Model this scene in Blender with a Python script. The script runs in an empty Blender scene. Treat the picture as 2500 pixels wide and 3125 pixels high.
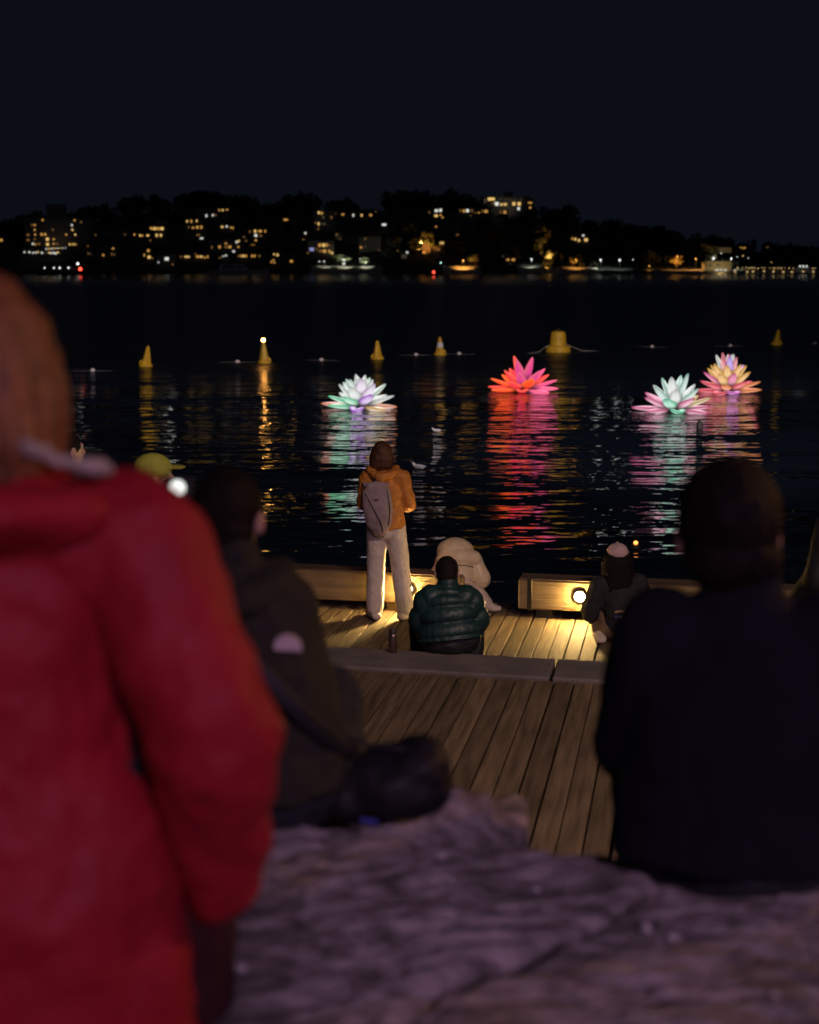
import bpy, bmesh, math, random
import numpy as np
from mathutils import Vector as V, Matrix, Euler, noise as mnoise
random.seed(7); rng = np.random.default_rng(7)
C = bpy.context.scene.collection
R = math.radians
# ------------------------------------------------------------------ camera
F, CX, CY = 4300.0, 1250.0, 1562.5           # lens in pixels of the 2500x3125 frame
PITCH = math.atan(752.5 / F)
CAM = V((0, 0, 3.3))
sc = bpy.context.scene
cd = bpy.data.cameras.new('camera'); cam = bpy.data.objects.new('camera', cd); C.objects.link(cam)
cam.location = CAM; cam.rotation_euler = (math.pi / 2 - PITCH, 0, 0)
cd.sensor_fit = 'VERTICAL'; cd.sensor_height = 36.0; cd.sensor_width = 28.8
cd.lens = F / 3125 * 36; cd.clip_start = 0.05; cd.clip_end = 5000
cd.dof.use_dof = True; cd.dof.focus_distance = 13.6; cd.dof.aperture_fstop = 2.0
sc.camera = cam
# ------------------------------------------------------------------ night sky
w = bpy.data.worlds.new('World'); sc.world = w; w.use_nodes = True
bg = w.node_tree.nodes['Background']
bg.inputs[0].default_value = (0.42, 0.52, 0.95, 1); bg.inputs[1].default_value = 0.0085
# ------------------------------------------------------------------ light behind the viewer (festival floods on the path)
def lamp(name, kind, loc, col, power, size=0.1, to=None, cone=None, blend=0.6, parent=None):
    l = bpy.data.lights.new(name, kind); l.color = col; l.energy = power
    if kind == 'SUN': l.angle = size
    else: l.shadow_soft_size = size
    if cone: l.spot_size = R(cone); l.spot_blend = blend
    o = bpy.data.objects.new(name, l); C.objects.link(o); o.location = loc
    if to is not None: o.rotation_euler = (V(to) - V(loc)).to_track_quat('-Z', 'Y').to_euler()
    if parent: o.parent = parent
    return o
lamp('moon', 'SUN', (0, 0, 60), (0.75, 0.82, 1.0), 0.004, R(0.5), to=(10, 40, 0))
lamp('festival_floodlight', 'SPOT', (2.6, -7.5, 7.5), (0.86, 0.50, 0.88), 1550, 0.35, to=(0.5, 2.9, 2.25), cone=42, blend=1.0)
lamp('path_light', 'SPOT', (5.0, 0.0, 9.0), (1.0, 0.71, 0.54), 2500, 0.25, to=(0.3, 11.5, 0.7), cone=62, blend=.75)
lamp('side_rim_light', 'SPOT', (6.5, 5.5, 5.0), (1.0, 0.46, 0.14), 420, 0.2, to=(-0.3, 2.6, 2.6), cone=36, blend=.8)  # unseen warm spot added to rim the right-hand edges
lamp('harbour_floodlight', 'SPOT', (12.0, 11.0, 9.0), (1.0, 0.80, 0.78), 42000, 0.3, to=(-3.0, 64.0, 0.0), cone=52)
vs = sc.view_settings; vs.view_transform = 'Standard'; vs.look = 'None'; vs.exposure = 0.0; vs.gamma = 1.0
sc.render.engine = 'CYCLES'
cy = sc.cycles; cy.use_denoising = True; cy.max_bounces = 6; cy.sample_clamp_indirect = 4.0
cy.caustics_reflective = False; cy.caustics_refractive = False
try: cy.denoiser = 'OPENIMAGEDENOISE'
except Exception: pass

# ------------------------------------------------------------------ picture <-> place
def ray(x, y):
    r = (x - CX) / F; u = -(y - CY) / F; s, c = math.sin(PITCH), math.cos(PITCH)
    return V((r, c + u * s, -s + u * c))
def at(x, y, Y): d = ray(x, y); return CAM + d * (Y / d.y)
def onz(x, y, z): d = ray(x, y); return CAM + d * ((z - CAM.z) / d.z)
def pix(p):
    d = V(p) - CAM; s, c = math.sin(PITCH), math.cos(PITCH)
    f = d.y * c - d.z * s; u = d.y * s + d.z * c
    return CX + F * d.x / f, CY - F * u / f
def disp(x, y): return x * 1.4493, y * 1.4493
def tag(o, label=None, cat=None, group=None, kind=None):
    if label: o['label'] = label
    if cat: o['category'] = cat
    if group: o['group'] = group
    if kind: o['kind'] = kind
    return o
def empty(name, loc, rz=0.0):
    o = bpy.data.objects.new(name, None); C.objects.link(o); o.location = loc; o.rotation_euler = (0, 0, rz)
    o.empty_display_size = 0.1
    return o

# ------------------------------------------------------------------ materials
MATS = {}
def mat(name, col, rough=0.7, var=0.0, vscale=6.0, bump=0.0, bscale=30.0, spec=0.4, metal=0.0, emit=None, es=0.0, stretch=(1, 1, 1), sheen=0.0, rnd=0.0):
    if name in MATS: return MATS[name]
    m = bpy.data.materials.new(name); m.use_nodes = True; MATS[name] = m
    n, l = m.node_tree.nodes, m.node_tree.links; b = n['Principled BSDF']
    b.inputs['Base Color'].default_value = (*col, 1); b.inputs['Roughness'].default_value = rough
    b.inputs['Specular IOR Level'].default_value = spec; b.inputs['Metallic'].default_value = metal
    if sheen: b.inputs['Sheen Weight'].default_value = sheen
    if emit: b.inputs['Emission Color'].default_value = (*emit, 1); b.inputs['Emission Strength'].default_value = es
    if var or bump or rnd:
        tc = n.new('ShaderNodeTexCoord'); mp = n.new('ShaderNodeMapping'); mp.inputs['Scale'].default_value = stretch
        l.new(tc.outputs['Object'], mp.inputs[0])
    if var or rnd:
        mx = n.new('ShaderNodeMix'); mx.data_type = 'RGBA'
        mx.inputs[6].default_value = (*[c * (1 - var) for c in col], 1)
        mx.inputs[7].default_value = (*[min(1, c * (1 + var)) for c in col], 1)
        nz = n.new('ShaderNodeTexNoise'); nz.inputs['Scale'].default_value = vscale; nz.inputs['Detail'].default_value = 6
        l.new(mp.outputs[0], nz.inputs['Vector'])
        cr = n.new('ShaderNodeMapRange'); cr.inputs[1].default_value = .3; cr.inputs[2].default_value = .7
        l.new(nz.outputs['Fac'], cr.inputs[0]); l.new(cr.outputs[0], mx.inputs[0])
        out = mx.outputs[2]
        if rnd:
            oi = n.new('ShaderNodeObjectInfo'); hs = n.new('ShaderNodeHueSaturation')
            mr = n.new('ShaderNodeMapRange'); mr.inputs[3].default_value = 1 - rnd; mr.inputs[4].default_value = 1 + rnd
            l.new(oi.outputs['Random'], mr.inputs[0]); l.new(mr.outputs[0], hs.inputs['Value'])
            l.new(out, hs.inputs['Color']); out = hs.outputs[0]
            va = n.new('ShaderNodeVectorMath'); va.operation = 'ADD'
            l.new(oi.outputs['Location'], va.inputs[0]); l.new(tc.outputs['Object'], va.inputs[1]); l.new(va.outputs[0], mp.inputs[0])
        l.new(out, b.inputs['Base Color'])
    if bump:
        nb = n.new('ShaderNodeTexNoise'); nb.inputs['Scale'].default_value = bscale; nb.inputs['Detail'].default_value = 5
        l.new(mp.outputs[0], nb.inputs['Vector'])
        bp = n.new('ShaderNodeBump'); bp.inputs['Strength'].default_value = 1.0; bp.inputs['Distance'].default_value = bump
        l.new(nb.outputs['Fac'], bp.inputs['Height']); l.new(bp.outputs[0], b.inputs['Normal'])
    return m
def glow(name, col, s):
    if name in MATS: return MATS[name]
    return mat(name, (0.05, 0.05, 0.05), 0.4, emit=col, es=s)

# ------------------------------------------------------------------ mesh helpers
class MB:
    def __init__(s): s.v = []; s.f = []
    def add(s, vs, fs):
        b = len(s.v); s.v += [tuple(p) for p in vs]; s.f += [tuple(i + b for i in f) for f in fs]; return s
    def box(s, c, d, rot=None, bev=0.0):
        hx, hy, hz = d[0] / 2, d[1] / 2, d[2] / 2
        if bev:
            P = []
            for sx in (-1, 1):
                for sy in (-1, 1):
                    for sz in (-1, 1):
                        P.append((sx * (hx - bev), sy * (hy - bev), sz * hz)); P.append((sx * (hx - bev), sy * hy, sz * (hz - bev))); P.append((sx * hx, sy * (hy - bev), sz * (hz - bev)))
            bm = bmesh.new()
            for p in P: bm.verts.new(p)
            bmesh.ops.convex_hull(bm, input=bm.verts); bm.verts.ensure_lookup_table(); bm.verts.index_update()
            vs = [v.co.copy() for v in bm.verts]; fs = [[v.index for v in f.verts] for f in bm.faces]; bm.free()
        else:
            vs = [V((x * hx, y * hy, z * hz)) for x in (-1, 1) for y in (-1, 1) for z in (-1, 1)]
            fs = [(0, 1, 3, 2), (4, 6, 7, 5), (0, 4, 5, 1), (2, 3, 7, 6), (0, 2, 6, 4), (1, 5, 7, 3)]
        M = rot.to_matrix() if rot is not None else None
        s.add([(M @ p if M else p) + V(c) for p in vs], fs); return s
    def ell(s, c, r, rot=None, nu=16, nv=10):
        vs = [V((0, 0, r[2]))]; fs = []
        for j in range(1, nv):
            t = math.pi * j / nv
            for i in range(nu):
                a = 2 * math.pi * i / nu
                vs.append(V((r[0] * math.sin(t) * math.cos(a), r[1] * math.sin(t) * math.sin(a), r[2] * math.cos(t))))
        vs.append(V((0, 0, -r[2])))
        for i in range(nu):
            k = (i + 1) % nu
            fs.append((0, 1 + i, 1 + k)); e = 1 + (nv - 2) * nu; fs.append((len(vs) - 1, e + k, e + i))
            for j in range(nv - 2): a = 1 + j * nu; fs.append((a + i, a + nu + i, a + nu + k, a + k))
        M = rot.to_matrix() if rot is not None else None
        s.add([(M @ p if M else p) + V(c) for p in vs], fs); return s
    def sweep(s, P, Rad, right=(1, 0, 0), sub=6, n=16, bul=None, cap=True, flat=False):
        P = [V(p) for p in P]; Rad = [(r, r) if not hasattr(r, '__len__') else r for r in Rad]
        pts, rr, tt = [], [], []
        N = len(P)
        for i in range(N - 1):
            p0, p1, p2, p3 = P[max(i - 1, 0)], P[i], P[i + 1], P[min(i + 2, N - 1)]
            for k in range(sub):
                t = k / sub
                q = 0.5 * ((2 * p1) + (p2 - p0) * t + (2 * p0 - 5 * p1 + 4 * p2 - p3) * t * t + (3 * p1 - p0 - 3 * p2 + p3) * t ** 3) if sub > 1 else p1
                w_ = t * t * (3 - 2 * t)
                pts.append(q); rr.append([Rad[i][a] * (1 - w_) + Rad[i + 1][a] * w_ for a in (0, 1)]); tt.append((i + t) / (N - 1))
        pts.append(P[-1]); rr.append(list(Rad[-1])); tt.append(1.0)
        if bul:
            for k in range(len(rr)):
                f = 1 + bul[1] * (abs(math.sin(math.pi * bul[0] * tt[k])) ** 0.6 - 0.6)
                rr[k] = [rr[k][0] * f, rr[k][1] * f]
        rings = []
        if cap and not flat:
            T0 = (pts[0] - pts[1]).normalized(); T1 = (pts[-1] - pts[-2]).normalized()
            a0, a1 = min(rr[0]), min(rr[-1])
            pre = [(pts[0] + T0 * a0 * h, [rr[0][0] * g, rr[0][1] * g]) for h, g in ((.95, .3), (.7, .7), (.35, .93))]
            post = [(pts[-1] + T1 * a1 * h, [rr[-1][0] * g, rr[-1][1] * g]) for h, g in ((.35, .93), (.7, .7), (.95, .3))]
            pts = [a for a, b in pre] + pts + [a for a, b in post]; rr = [b for a, b in pre] + rr + [b for a, b in post]
        vs, fs = [], []
        for k, p in enumerate(pts):
            T = (pts[min(k + 1, len(pts) - 1)] - pts[max(k - 1, 0)])
            T = T.normalized() if T.length > 1e-9 else V((0, 0, 1))
            rt = V(right); rt = rt - T * rt.dot(T)
            if rt.length < 1e-4: rt = V((0, 1, 0)) - T * T.y
            rt.normalize(); up = T.cross(rt)
            for i in range(n):
                a = 2 * math.pi * i / n; vs.append(p + rt * (rr[k][0] * math.cos(a)) + up * (rr[k][1] * math.sin(a)))
        m = len(pts)
        for k in range(m - 1):
            for i in range(n): j = (i + 1) % n; fs.append((k * n + i, k * n + j, (k + 1) * n + j, (k + 1) * n + i))
        fs.append(tuple(range(n - 1, -1, -1))); fs.append(tuple((m - 1) * n + i for i in range(n)))
        s.add(vs, fs); return s
    def cap_(s, a, ra, b, rb, n=10): return s.sweep([a, b], [ra, rb], right=(1, .13, .07), sub=2, n=n)
    def lathe(s, prof, c=(0, 0, 0), n=20):
        vs, fs = [], []
        for (r, z) in prof:
            for i in range(n): a = 2 * math.pi * i / n; vs.append((c[0] + r * math.cos(a), c[1] + r * math.sin(a), c[2] + z))
        for k in range(len(prof) - 1):
            for i in range(n): j = (i + 1) % n; fs.append((k * n + i, k * n + j, (k + 1) * n + j, (k + 1) * n + i))
        fs.append(tuple(range(n - 1, -1, -1))); fs.append(tuple((len(prof) - 1) * n + i for i in range(n)))
        s.add(vs, fs); return s
    def mesh(s, name, m, smooth=False):
        me = bpy.data.meshes.new(name); me.from_pydata(s.v, [], s.f); me.update()
        if m: me.materials.append(m)
        if smooth: me.polygons.foreach_set('use_smooth', [True] * len(me.polygons))
        return me
    def build(s, name, m, parent=None, loc=(0, 0, 0), smooth=False):
        o = bpy.data.objects.new(name, s.mesh(name, m, smooth)); C.objects.link(o); o.location = loc
        if parent: o.parent = parent
        return o
TEX = {}
def clouds(scale):
    if scale not in TEX:
        t = bpy.data.textures.new('clouds_%g' % scale, 'CLOUDS'); t.noise_scale = scale; t.noise_depth = 3; TEX[scale] = t
    return TEX[scale]
def blob(mb, name, m, parent, voxel=0.012, smooth=2, wr=0.0, ws=0.12):
    """overlapping closed shapes fused into one continuous skin"""
    o = mb.build('tmp', m); md = o.modifiers.new('r', 'REMESH'); md.mode = 'VOXEL'; md.voxel_size = voxel
    if smooth: sm = o.modifiers.new('s', 'SMOOTH'); sm.iterations = smooth; sm.factor = 0.5
    if wr:
        d = o.modifiers.new('d', 'DISPLACE'); d.texture = clouds(ws); d.strength = wr; d.mid_level = 0.5; d.texture_coords = 'LOCAL'
    dg = bpy.context.evaluated_depsgraph_get()
    me = bpy.data.meshes.new_from_object(o.evaluated_get(dg)); me.name = name
    bpy.data.objects.remove(o)
    if not me.materials: me.materials.append(m)
    me.polygons.foreach_set('use_smooth', [True] * len(me.polygons))
    q = bpy.data.objects.new(name, me); C.objects.link(q)
    if parent: q.parent = parent
    return q
def copy_obj(o, parent=None):
    c = o.copy(); C.objects.link(c); c.parent = parent; return c

# ================================================================== setting: water, hill
WZ = -0.9
def water_mat():
    m = bpy.data.materials.new('harbour_water'); m.use_nodes = True
    n, l = m.node_tree.nodes, m.node_tree.links; b = n['Principled BSDF']
    b.inputs['Base Color'].default_value = (0.002, 0.004, 0.007, 1); b.inputs['Roughness'].default_value = 0.02
    b.inputs['IOR'].default_value = 1.333; b.inputs['Specular IOR Level'].default_value = 0.5
    tc = n.new('ShaderNodeTexCoord')
    def wave(sc_, stretch, rot, det=2.0):
        mp = n.new('ShaderNodeMapping'); mp.inputs['Scale'].default_value = stretch; mp.inputs['Rotation'].default_value = (0, 0, R(rot))
        l.new(tc.outputs['Object'], mp.inputs[0])
        z = n.new('ShaderNodeTexNoise'); z.inputs['Scale'].default_value = sc_; z.inputs['Detail'].default_value = det; z.inputs['Roughness'].default_value = 0.55
        l.new(mp.outputs[0], z.inputs['Vector']); return z.outputs['Fac']
    def mth(op, a, c):
        k = n.new('ShaderNodeMath'); k.operation = op
        for i, q in enumerate((a, c)):
            if isinstance(q, (int, float)): k.inputs[i].default_value = q
            else: l.new(q, k.inputs[i])
        return k.outputs[0]
    gust = n.new('ShaderNodeMapRange'); gust.inputs[1].default_value = 0.38; gust.inputs[2].default_value = 0.62; gust.inputs[3].default_value = 0.35; gust.inputs[4].default_value = 1.25
    l.new(wave(0.13, (0.6, 1.3, 1), 8), gust.inputs[0])
    h = mth('ADD', mth('MULTIPLY', wave(0.5, (0.6, 1.2, 1), 12, 1.0), 0.11), mth('MULTIPLY', wave(1.7, (0.6, 1.2, 1), -9, 1.5), 0.078))
    h = mth('ADD', h, mth('MULTIPLY', wave(5.0, (0.6, 1.2, 1), 5, 1.0), 0.010))
    h = mth('MULTIPLY', h, gust.outputs[0])
    bp = n.new('ShaderNodeBump'); bp.inputs['Strength'].default_value = 1.0; bp.inputs['Distance'].default_value = 1.25
    l.new(h, bp.inputs['Height'])
    sp = n.new('ShaderNodeSeparateXYZ'); l.new(tc.outputs['Object'], sp.inputs[0])
    # beyond the sheltered bay the ripples are finer than a pixel: they widen the gloss instead
    chop = n.new('ShaderNodeMapRange'); chop.interpolation_type = 'SMOOTHSTEP'; chop.inputs[1].default_value = 42; chop.inputs[2].default_value = 64; chop.inputs[3].default_value = 0.025; chop.inputs[4].default_value = 0.34
    l.new(sp.outputs['Y'], chop.inputs[0])
    lee = n.new('ShaderNodeMapRange'); lee.inputs[1].default_value = 260; lee.inputs[2].default_value = 480; lee.inputs[3].default_value = 1.0; lee.inputs[4].default_value = 0.22   # calmer water under the far bank
    l.new(sp.outputs['Y'], lee.inputs[0]); l.new(mth('MULTIPLY', chop.outputs[0], lee.outputs[0]), b.inputs['Roughness'])
    l.new(bp.outputs[0], b.inputs['Normal'])
    return m
wm = MB().add([(-900, 5, 0), (900, 5, 0), (900, 1100, 0), (-900, 1100, 0)], [(0, 1, 2, 3)])
tag(wm.build('water', water_mat(), loc=(0, 0, WZ)), kind='structure')

# ---- far hillside: ridge line read from the photograph, 700 to 930 m away
RID = [(-300, 500), (0, 484), (60, 462), (180, 448), (270, 428), (430, 412), (560, 432), (640, 418), (760, 436), (840, 410), (930, 410),
       (1000, 428), (1130, 437), (1240, 455), (1350, 484), (1450, 503), (1600, 524), (1725, 533), (2000, 540)]
SH, RY = 700.0, 930.0
rx_ = np.array([at(*disp(a, b), RY).x for a, b in RID]); rz_ = np.array([at(*disp(a, b), RY).z for a, b in RID]) - 7.0
def hill_z(x, y):
    t = min(max((y - SH - 4) / (RY - SH - 4), 0), 1)
    bank = min(max((y - SH) / 4, 0), 1)
    xr = x * RY / max(y, 1)
    h = float(np.interp(xr, rx_, rz_))
    n_ = mnoise.noise(V((x * 0.02, y * 0.02, 0))) * 3 * t * (1 - t) * 4
    f = t ** 0.85 if y <= RY else 1 - (y - RY) / 400
    return WZ - 1 + bank * 2.2 + h * f + n_
vs, fs = [], []
NX, NYY = 110, 26
ys = list(np.linspace(SH - 6, SH + 6, 5)) + list(np.linspace(SH + 14, RY, 16)) + list(np.linspace(RY + 20, RY + 160, 5))
for y in ys:
    for i in range(NX): x = -420 + 840 * i / (NX - 1); vs.append((x, y, hill_z(x, y)))
for j in range(len(ys) - 1):
    for i in range(NX - 1): a = j * NX + i; fs.append((a, a + 1, a + NX + 1, a + NX))
tag(MB().add(vs, fs).build('hill', mat('hill_ground', (0.035, 0.04, 0.03), 0.95, 0.3, 0.3), smooth=True), kind='structure')
def hill_hit(xo, yo):
    y = SH + 3
    while y < RY:
        p = at(xo, yo, y)
        if p.z <= hill_z(p.x, y): return p
        y += 3
    return at(xo, yo, RY - 10)

# ---- windows: unit box shared by all
WIN = MB().box((0, 0, 0), (1, 1, 1))
GM = {'a': glow('window_amber', (1.0, 0.50, 0.11), 0.55), 'd': glow('window_dim_amber', (1.0, 0.50, 0.13), 0.15),
      'w': glow('window_cool_white', (0.95, 0.97, 0.9), 0.8), 'y': glow('window_bright_yellow', (1.0, 0.64, 0.20), 0.85), 'b': glow('window_blue', (0.45, 0.5, 1.0), 0.5), 'o': glow('window_orange', (1.0, 0.36, 0.05), 0.9),
      'k': glow('window_faint', (0.9, 0.7, 0.4), 0.045), 'r': glow('window_red', (1, 0.1, 0.04), 0.5)}
WMESH = {k: WIN.mesh('window_pane', m) for k, m in GM.items()}
WALLM = [mat('render_wall_%d' % i, c, 0.9, 0.15, 0.4) for i, c in enumerate([(0.30, 0.28, 0.25), (0.22, 0.17, 0.14), (0.36, 0.35, 0.33), (0.17, 0.13, 0.11)])]
ROOFM = mat('roof_tile', (0.10, 0.05, 0.04), 0.9, 0.2, 0.5)
SLABM = mat('roof_slab', (0.16, 0.16, 0.16), 0.9, 0.2, 0.5)
allwin = []
def house(name, label, crop, box, wins, roof='flat', cat='house', wall=None, extra=None, group=None, flood=None):
    """box and windows in picture coordinates of a crop (x0, y0, scale); depth from the hillside"""
    cx0, cy0, k = crop
    fx = lambda X: cx0 + X / k
    fy = lambda Y: cy0 + Y / k
    bx0, by0, bx1, by1 = box
    base = hill_hit(fx((bx0 + bx1) / 2), fy(by1)); Y = base.y
    a, b = at(fx(bx0), fy(by1), Y), at(fx(bx1), fy(by0), Y)
    wd, ht = b.x - a.x, b.z - a.z
    dep = max(7.0, min(14.0, wd * 0.7))
    e = empty(name, (a.x + wd / 2, Y, a.z - 1.0)); tag(e, label, cat, group)
    h = ht + 1.0
    wm_ = WALLM[random.randrange(4)] if wall is None else wall
    MB().box((0, dep / 2, h / 2 - 2), (wd, dep, h + 4)).build('wall', wm_, e)
    if roof == 'flat':
        MB().box((0, dep / 2, h + 0.2), (wd + 0.8, dep + 0.8, 0.4)).build('roof', SLABM, e)
    else:
        q = wd / 2 + 0.5
        MB().add([(-q, -0.5, h), (q, -0.5, h), (q, dep + .5, h), (-q, dep + .5, h), (-q * .6, dep / 2, h + dep * .28), (q * .6, dep / 2, h + dep * .28)],
                 [(0, 1, 5, 4), (2, 3, 4, 5), (1, 2, 5), (3, 0, 4), (3, 2, 1, 0)]).build('roof', ROOFM, e)
    if extra:
        x0, y0, x1, y1 = extra; p, q = at(fx(x0), fy(y1), Y), at(fx(x1), fy(y0), Y)
        MB().box(((p.x + q.x) / 2 - e.location.x, dep / 2, (p.z + q.z) / 2 - e.location.z + .3), (q.x - p.x, dep * .5, q.z - p.z)).build('roof_box', wm_, e)
    if flood: lamp('facade_fill', 'SPOT', (0, -9, 1.2), flood[0], flood[1], .2, cone=130, blend=.8, parent=e).rotation_euler = (R(112), 0, 0)  # unseen spot added to brighten the front wall
    for wn in wins:
        X, Yp, ty = wn[:3]; ww, wh = (wn[3], wn[4]) if len(wn) > 3 else (11, 12)
        s = Y / F / k
        p = at(fx(X), fy(Yp), Y)
        o = bpy.data.objects.new('window', WMESH[ty]); C.objects.link(o); o.parent = e
        o.location = (p.x - e.location.x, -0.05, p.z - e.location.z); o.scale = (ww * s * .8, 0.3, wh * s * .8)
        allwin.append((fx(X), fy(Yp), Y))
    return e
c1, c2, c3 = (0, 550, 1.9167), (850, 550, 1.9167), (1700, 550, 2.156)
A_ = [(250, 233, 'a'), (437, 235, 'a'), (475, 245, 'd'), (188, 262, 'd'), (204, 262, 'a'), (421, 263, 'w'), (310, 290, 'd'), (424, 290, 'y'), (204, 290, 'a'), (165, 320, 'd', 20, 14), (206, 318, 'a'),
      (245, 317, 'a', 16, 16), (265, 317, 'a', 14, 16), (388, 318, 'a'), (441, 318, 'y'), (205, 345, 'd'), (278, 345, 'y', 18, 20), (315, 345, 'a'), (165, 350, 'd', 18, 14), (193, 372, 'w'), (207, 375, 'a'),
      (228, 372, 'd', 16, 16), (279, 375, 'y', 18, 18), (315, 372, 'a'), (335, 372, 'd'), (408, 375, 'y', 8, 12), (420, 375, 'a', 8, 12), (432, 375, 'y', 8, 12), (443, 375, 'a', 8, 12)]
house('apartment_block', 'wide pale apartment block with stair tower and many amber windows on the far shore', c1, (148, 222, 512, 395), A_, cat='building', extra=(265, 140, 360, 222), wall=WALLM[0], flood=((1, .7, .5), 120))
PR = [(145 + i * 13 + random.uniform(-3, 3), 425 + random.uniform(-6, 4), random.choice('wwwyk'), random.choice((9, 13)), 10) for i in range(17)] + [(272 + i * 16, 402 - i * 1.2, random.choice('wwy'), 9, 9) for i in range(8)]
house('waterside_cafe', 'long low waterside building with rows of bright white lights below the apartment block', c1, (130, 395, 412, 462), PR, cat='building')
house('house', 'flat roofed house on the far hill with one long bright amber window band', c1, (872, 262, 972, 338), [(885, 283, 'a', 20, 18), (905, 283, 'y', 18, 18), (925, 283, 'a', 20, 18), (948, 283, 'y', 22, 18), (917, 322, 'y', 13, 18), (942, 322, 'y', 13, 18)], extra=(908, 236, 972, 262))
house('house', 'low far hill house with four small amber windows left of the long band', c1, (775, 305, 890, 372), [(787, 318, 'a'), (820, 323, 'y', 12, 12), (833, 324, 'a'), (865, 323, 'y', 18, 12), (880, 352, 'd')], 'pitched')
house('house', 'tall dark house on the far hill with three rows of scattered amber windows', c1, (1080, 225, 1200, 350), [(1095, 240, 'y'), (1120, 240, 'a', 10, 20), (1152, 238, 'y', 9, 15), (1105, 275, 'd'), (1130, 278, 'a', 14, 12), (1155, 275, 'a', 16, 18), (1178, 275, 'a', 14, 18), (1160, 320, 'd', 24, 12), (1180, 340, 'w', 22, 9)], 'pitched')
house('house', 'house near the ridge, three amber lights above white windows', c1, (1140, 168, 1345, 222), [(1283, 175, 'a'), (1303, 175, 'y'), (1328, 172, 'a', 14, 10), (1208, 208, 'w', 9, 18), (1246, 205, 'w'), (1261, 205, 'd')])
house('house', 'small house below the ridge with one white window between two amber ones', c1, (1285, 258, 1372, 300), [(1300, 273, 'y', 16, 12), (1327, 270, 'w'), (1350, 277, 'a', 10, 10), (1362, 279, 'a')], 'pitched')
house('house', 'three storey house with a bright white middle window under a wide amber row', c1, (1420, 284, 1565, 390), [(1462, 300, 'd', 14, 12), (1493, 298, 'y', 16, 16), (1522, 298, 'a', 24, 16), (1552, 298, 'a', 10, 16), (1497, 323, 'w', 18, 18), (1525, 325, 'd', 20, 12), (1427, 332, 'd'), (1497, 352, 'a', 14, 12), (1480, 378, 'd', 30, 9), (1440, 355, 'd')])
house('house', 'terraced house mid hill with amber windows and two white lamps at its right', c1, (1225, 346, 1408, 424), [(1240, 392, 'd', 10, 16), (1285, 390, 'a', 14, 18), (1322, 370, 'a', 14, 10), (1322, 390, 'd', 20, 14), (1345, 390, 'a', 20, 16), (1385, 362, 'w', 12, 14), (1398, 356, 'y'), (1395, 390, 'a', 12, 12), (1367, 416, 'w', 14, 12)], 'pitched')
house('house', 'long low house above the water with an even row of seven amber windows', c1, (1380, 428, 1530, 468), [(x, 443, t, 12, 16) for x, t in ((1397, 'd'), (1411, 'a'), (1425, 'y'), (1440, 'a'), (1475, 'a'), (1490, 'a'), (1518, 'd'))])
house('house', 'low dark house above the water with ragged amber windows left of the even row', c1, (1045, 432, 1225, 468), [(1060, 448, 'd'), (1088, 448, 'y', 18, 12), (1104, 448, 'y', 12, 12), (1158, 447, 'a', 24, 14), (1178, 447, 'y', 16, 12), (1198, 452, 'a', 10, 12), (1215, 448, 'a', 9, 16), (1145, 432, 'd')], 'pitched')
house('house', 'little house with a short row of pale lights beside the even row', c1, (1270, 428, 1345, 466), [(1287, 455, 'd'), (1305, 445, 'w', 10, 6), (1322, 440, 'w', 14, 8)])
house('house', 'narrow house by the water with a bright yellow lower window', c1, (835, 400, 902, 474), [(868, 412, 'a', 16, 18), (845, 438, 'a', 9, 16), (873, 450, 'y', 20, 18), (892, 456, 'd')], 'pitched')
house('boat_shed', 'boat shed with one large cold white door light by the far water', c1, (915, 432, 1015, 500), [(976, 460, 'w', 26, 20), (927, 480, 'w', 7, 9), (1010, 493, 'd')], 'pitched', cat='shed')
house('house', 'dark house between trees with five faint amber windows right of the apartment block', c1, (500, 372, 680, 455), [(515, 385, 'd', 7, 12), (517, 428, 'd', 9, 14), (530, 432, 'k'), (605, 438, 'a', 14, 12), (662, 400, 'a', 14, 12), (655, 432, 'd', 9, 18), (670, 434, 'd', 7, 14)], 'pitched')
house('house', 'dark house high on the far hill with a single pair of dim amber windows', c1, (545, 300, 745, 345), [(560, 320, 'd', 8, 10), (732, 318, 'd', 8, 10)])
house('house', 'house by the water with clusters of amber lights over two floors beside the even row', c1, (1575, 420, 1720, 496), [(1604, 433, 'y', 10, 12), (1624, 437, 'y', 14, 16), (1600, 468, 'a'), (1588, 478, 'a'), (1606, 482, 'a', 14, 8), (1705, 474, 'a', 20, 16)], 'pitched')
house('house', 'dark house at the ridge with one slanted amber light', c1, (1640, 215, 1706, 262), [(1672, 231, 'a', 28, 12)], 'pitched')
house('house', 'lone dark house with one amber window past the wide apartment block', c1, (-30, 330, 40, 400), [(8, 350, 'a', 16, 18)], 'pitched')
house('house', 'tall narrow house with a vertical strip of amber stair windows', c2, (205, 178, 330, 300), [(237, 190, 'y', 14, 16), (254, 193, 'a', 14, 14), (262, 217, 'k', 20, 18), (310, 218, 'd', 12, 18), (235, 255, 'y', 10, 20), (218, 250, 'd'), (265, 255, 'k', 30, 16), (233, 285, 'd')])
house('house', 'long ridge house with five scattered lights and one white window', c2, (320, 174, 585, 226), [(332, 195, 'd'), (377, 200, 'a', 18, 12), (438, 205, 'w', 12, 16), (487, 205, 'y', 12, 16), (540, 204, 'a', 18, 14), (570, 183, 'd', 9, 7)])
house('house', 'small dark house with one white and one amber light mid hill', c2, (130, 296, 205, 362), [(158, 310, 'w', 11, 14), (147, 346, 'd', 14, 10)], 'pitched')
house('house', 'dark house with a wide cold white light high on the hill', c2, (590, 245, 650, 285), [(618, 260, 'w', 30, 14)], 'pitched')
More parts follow.
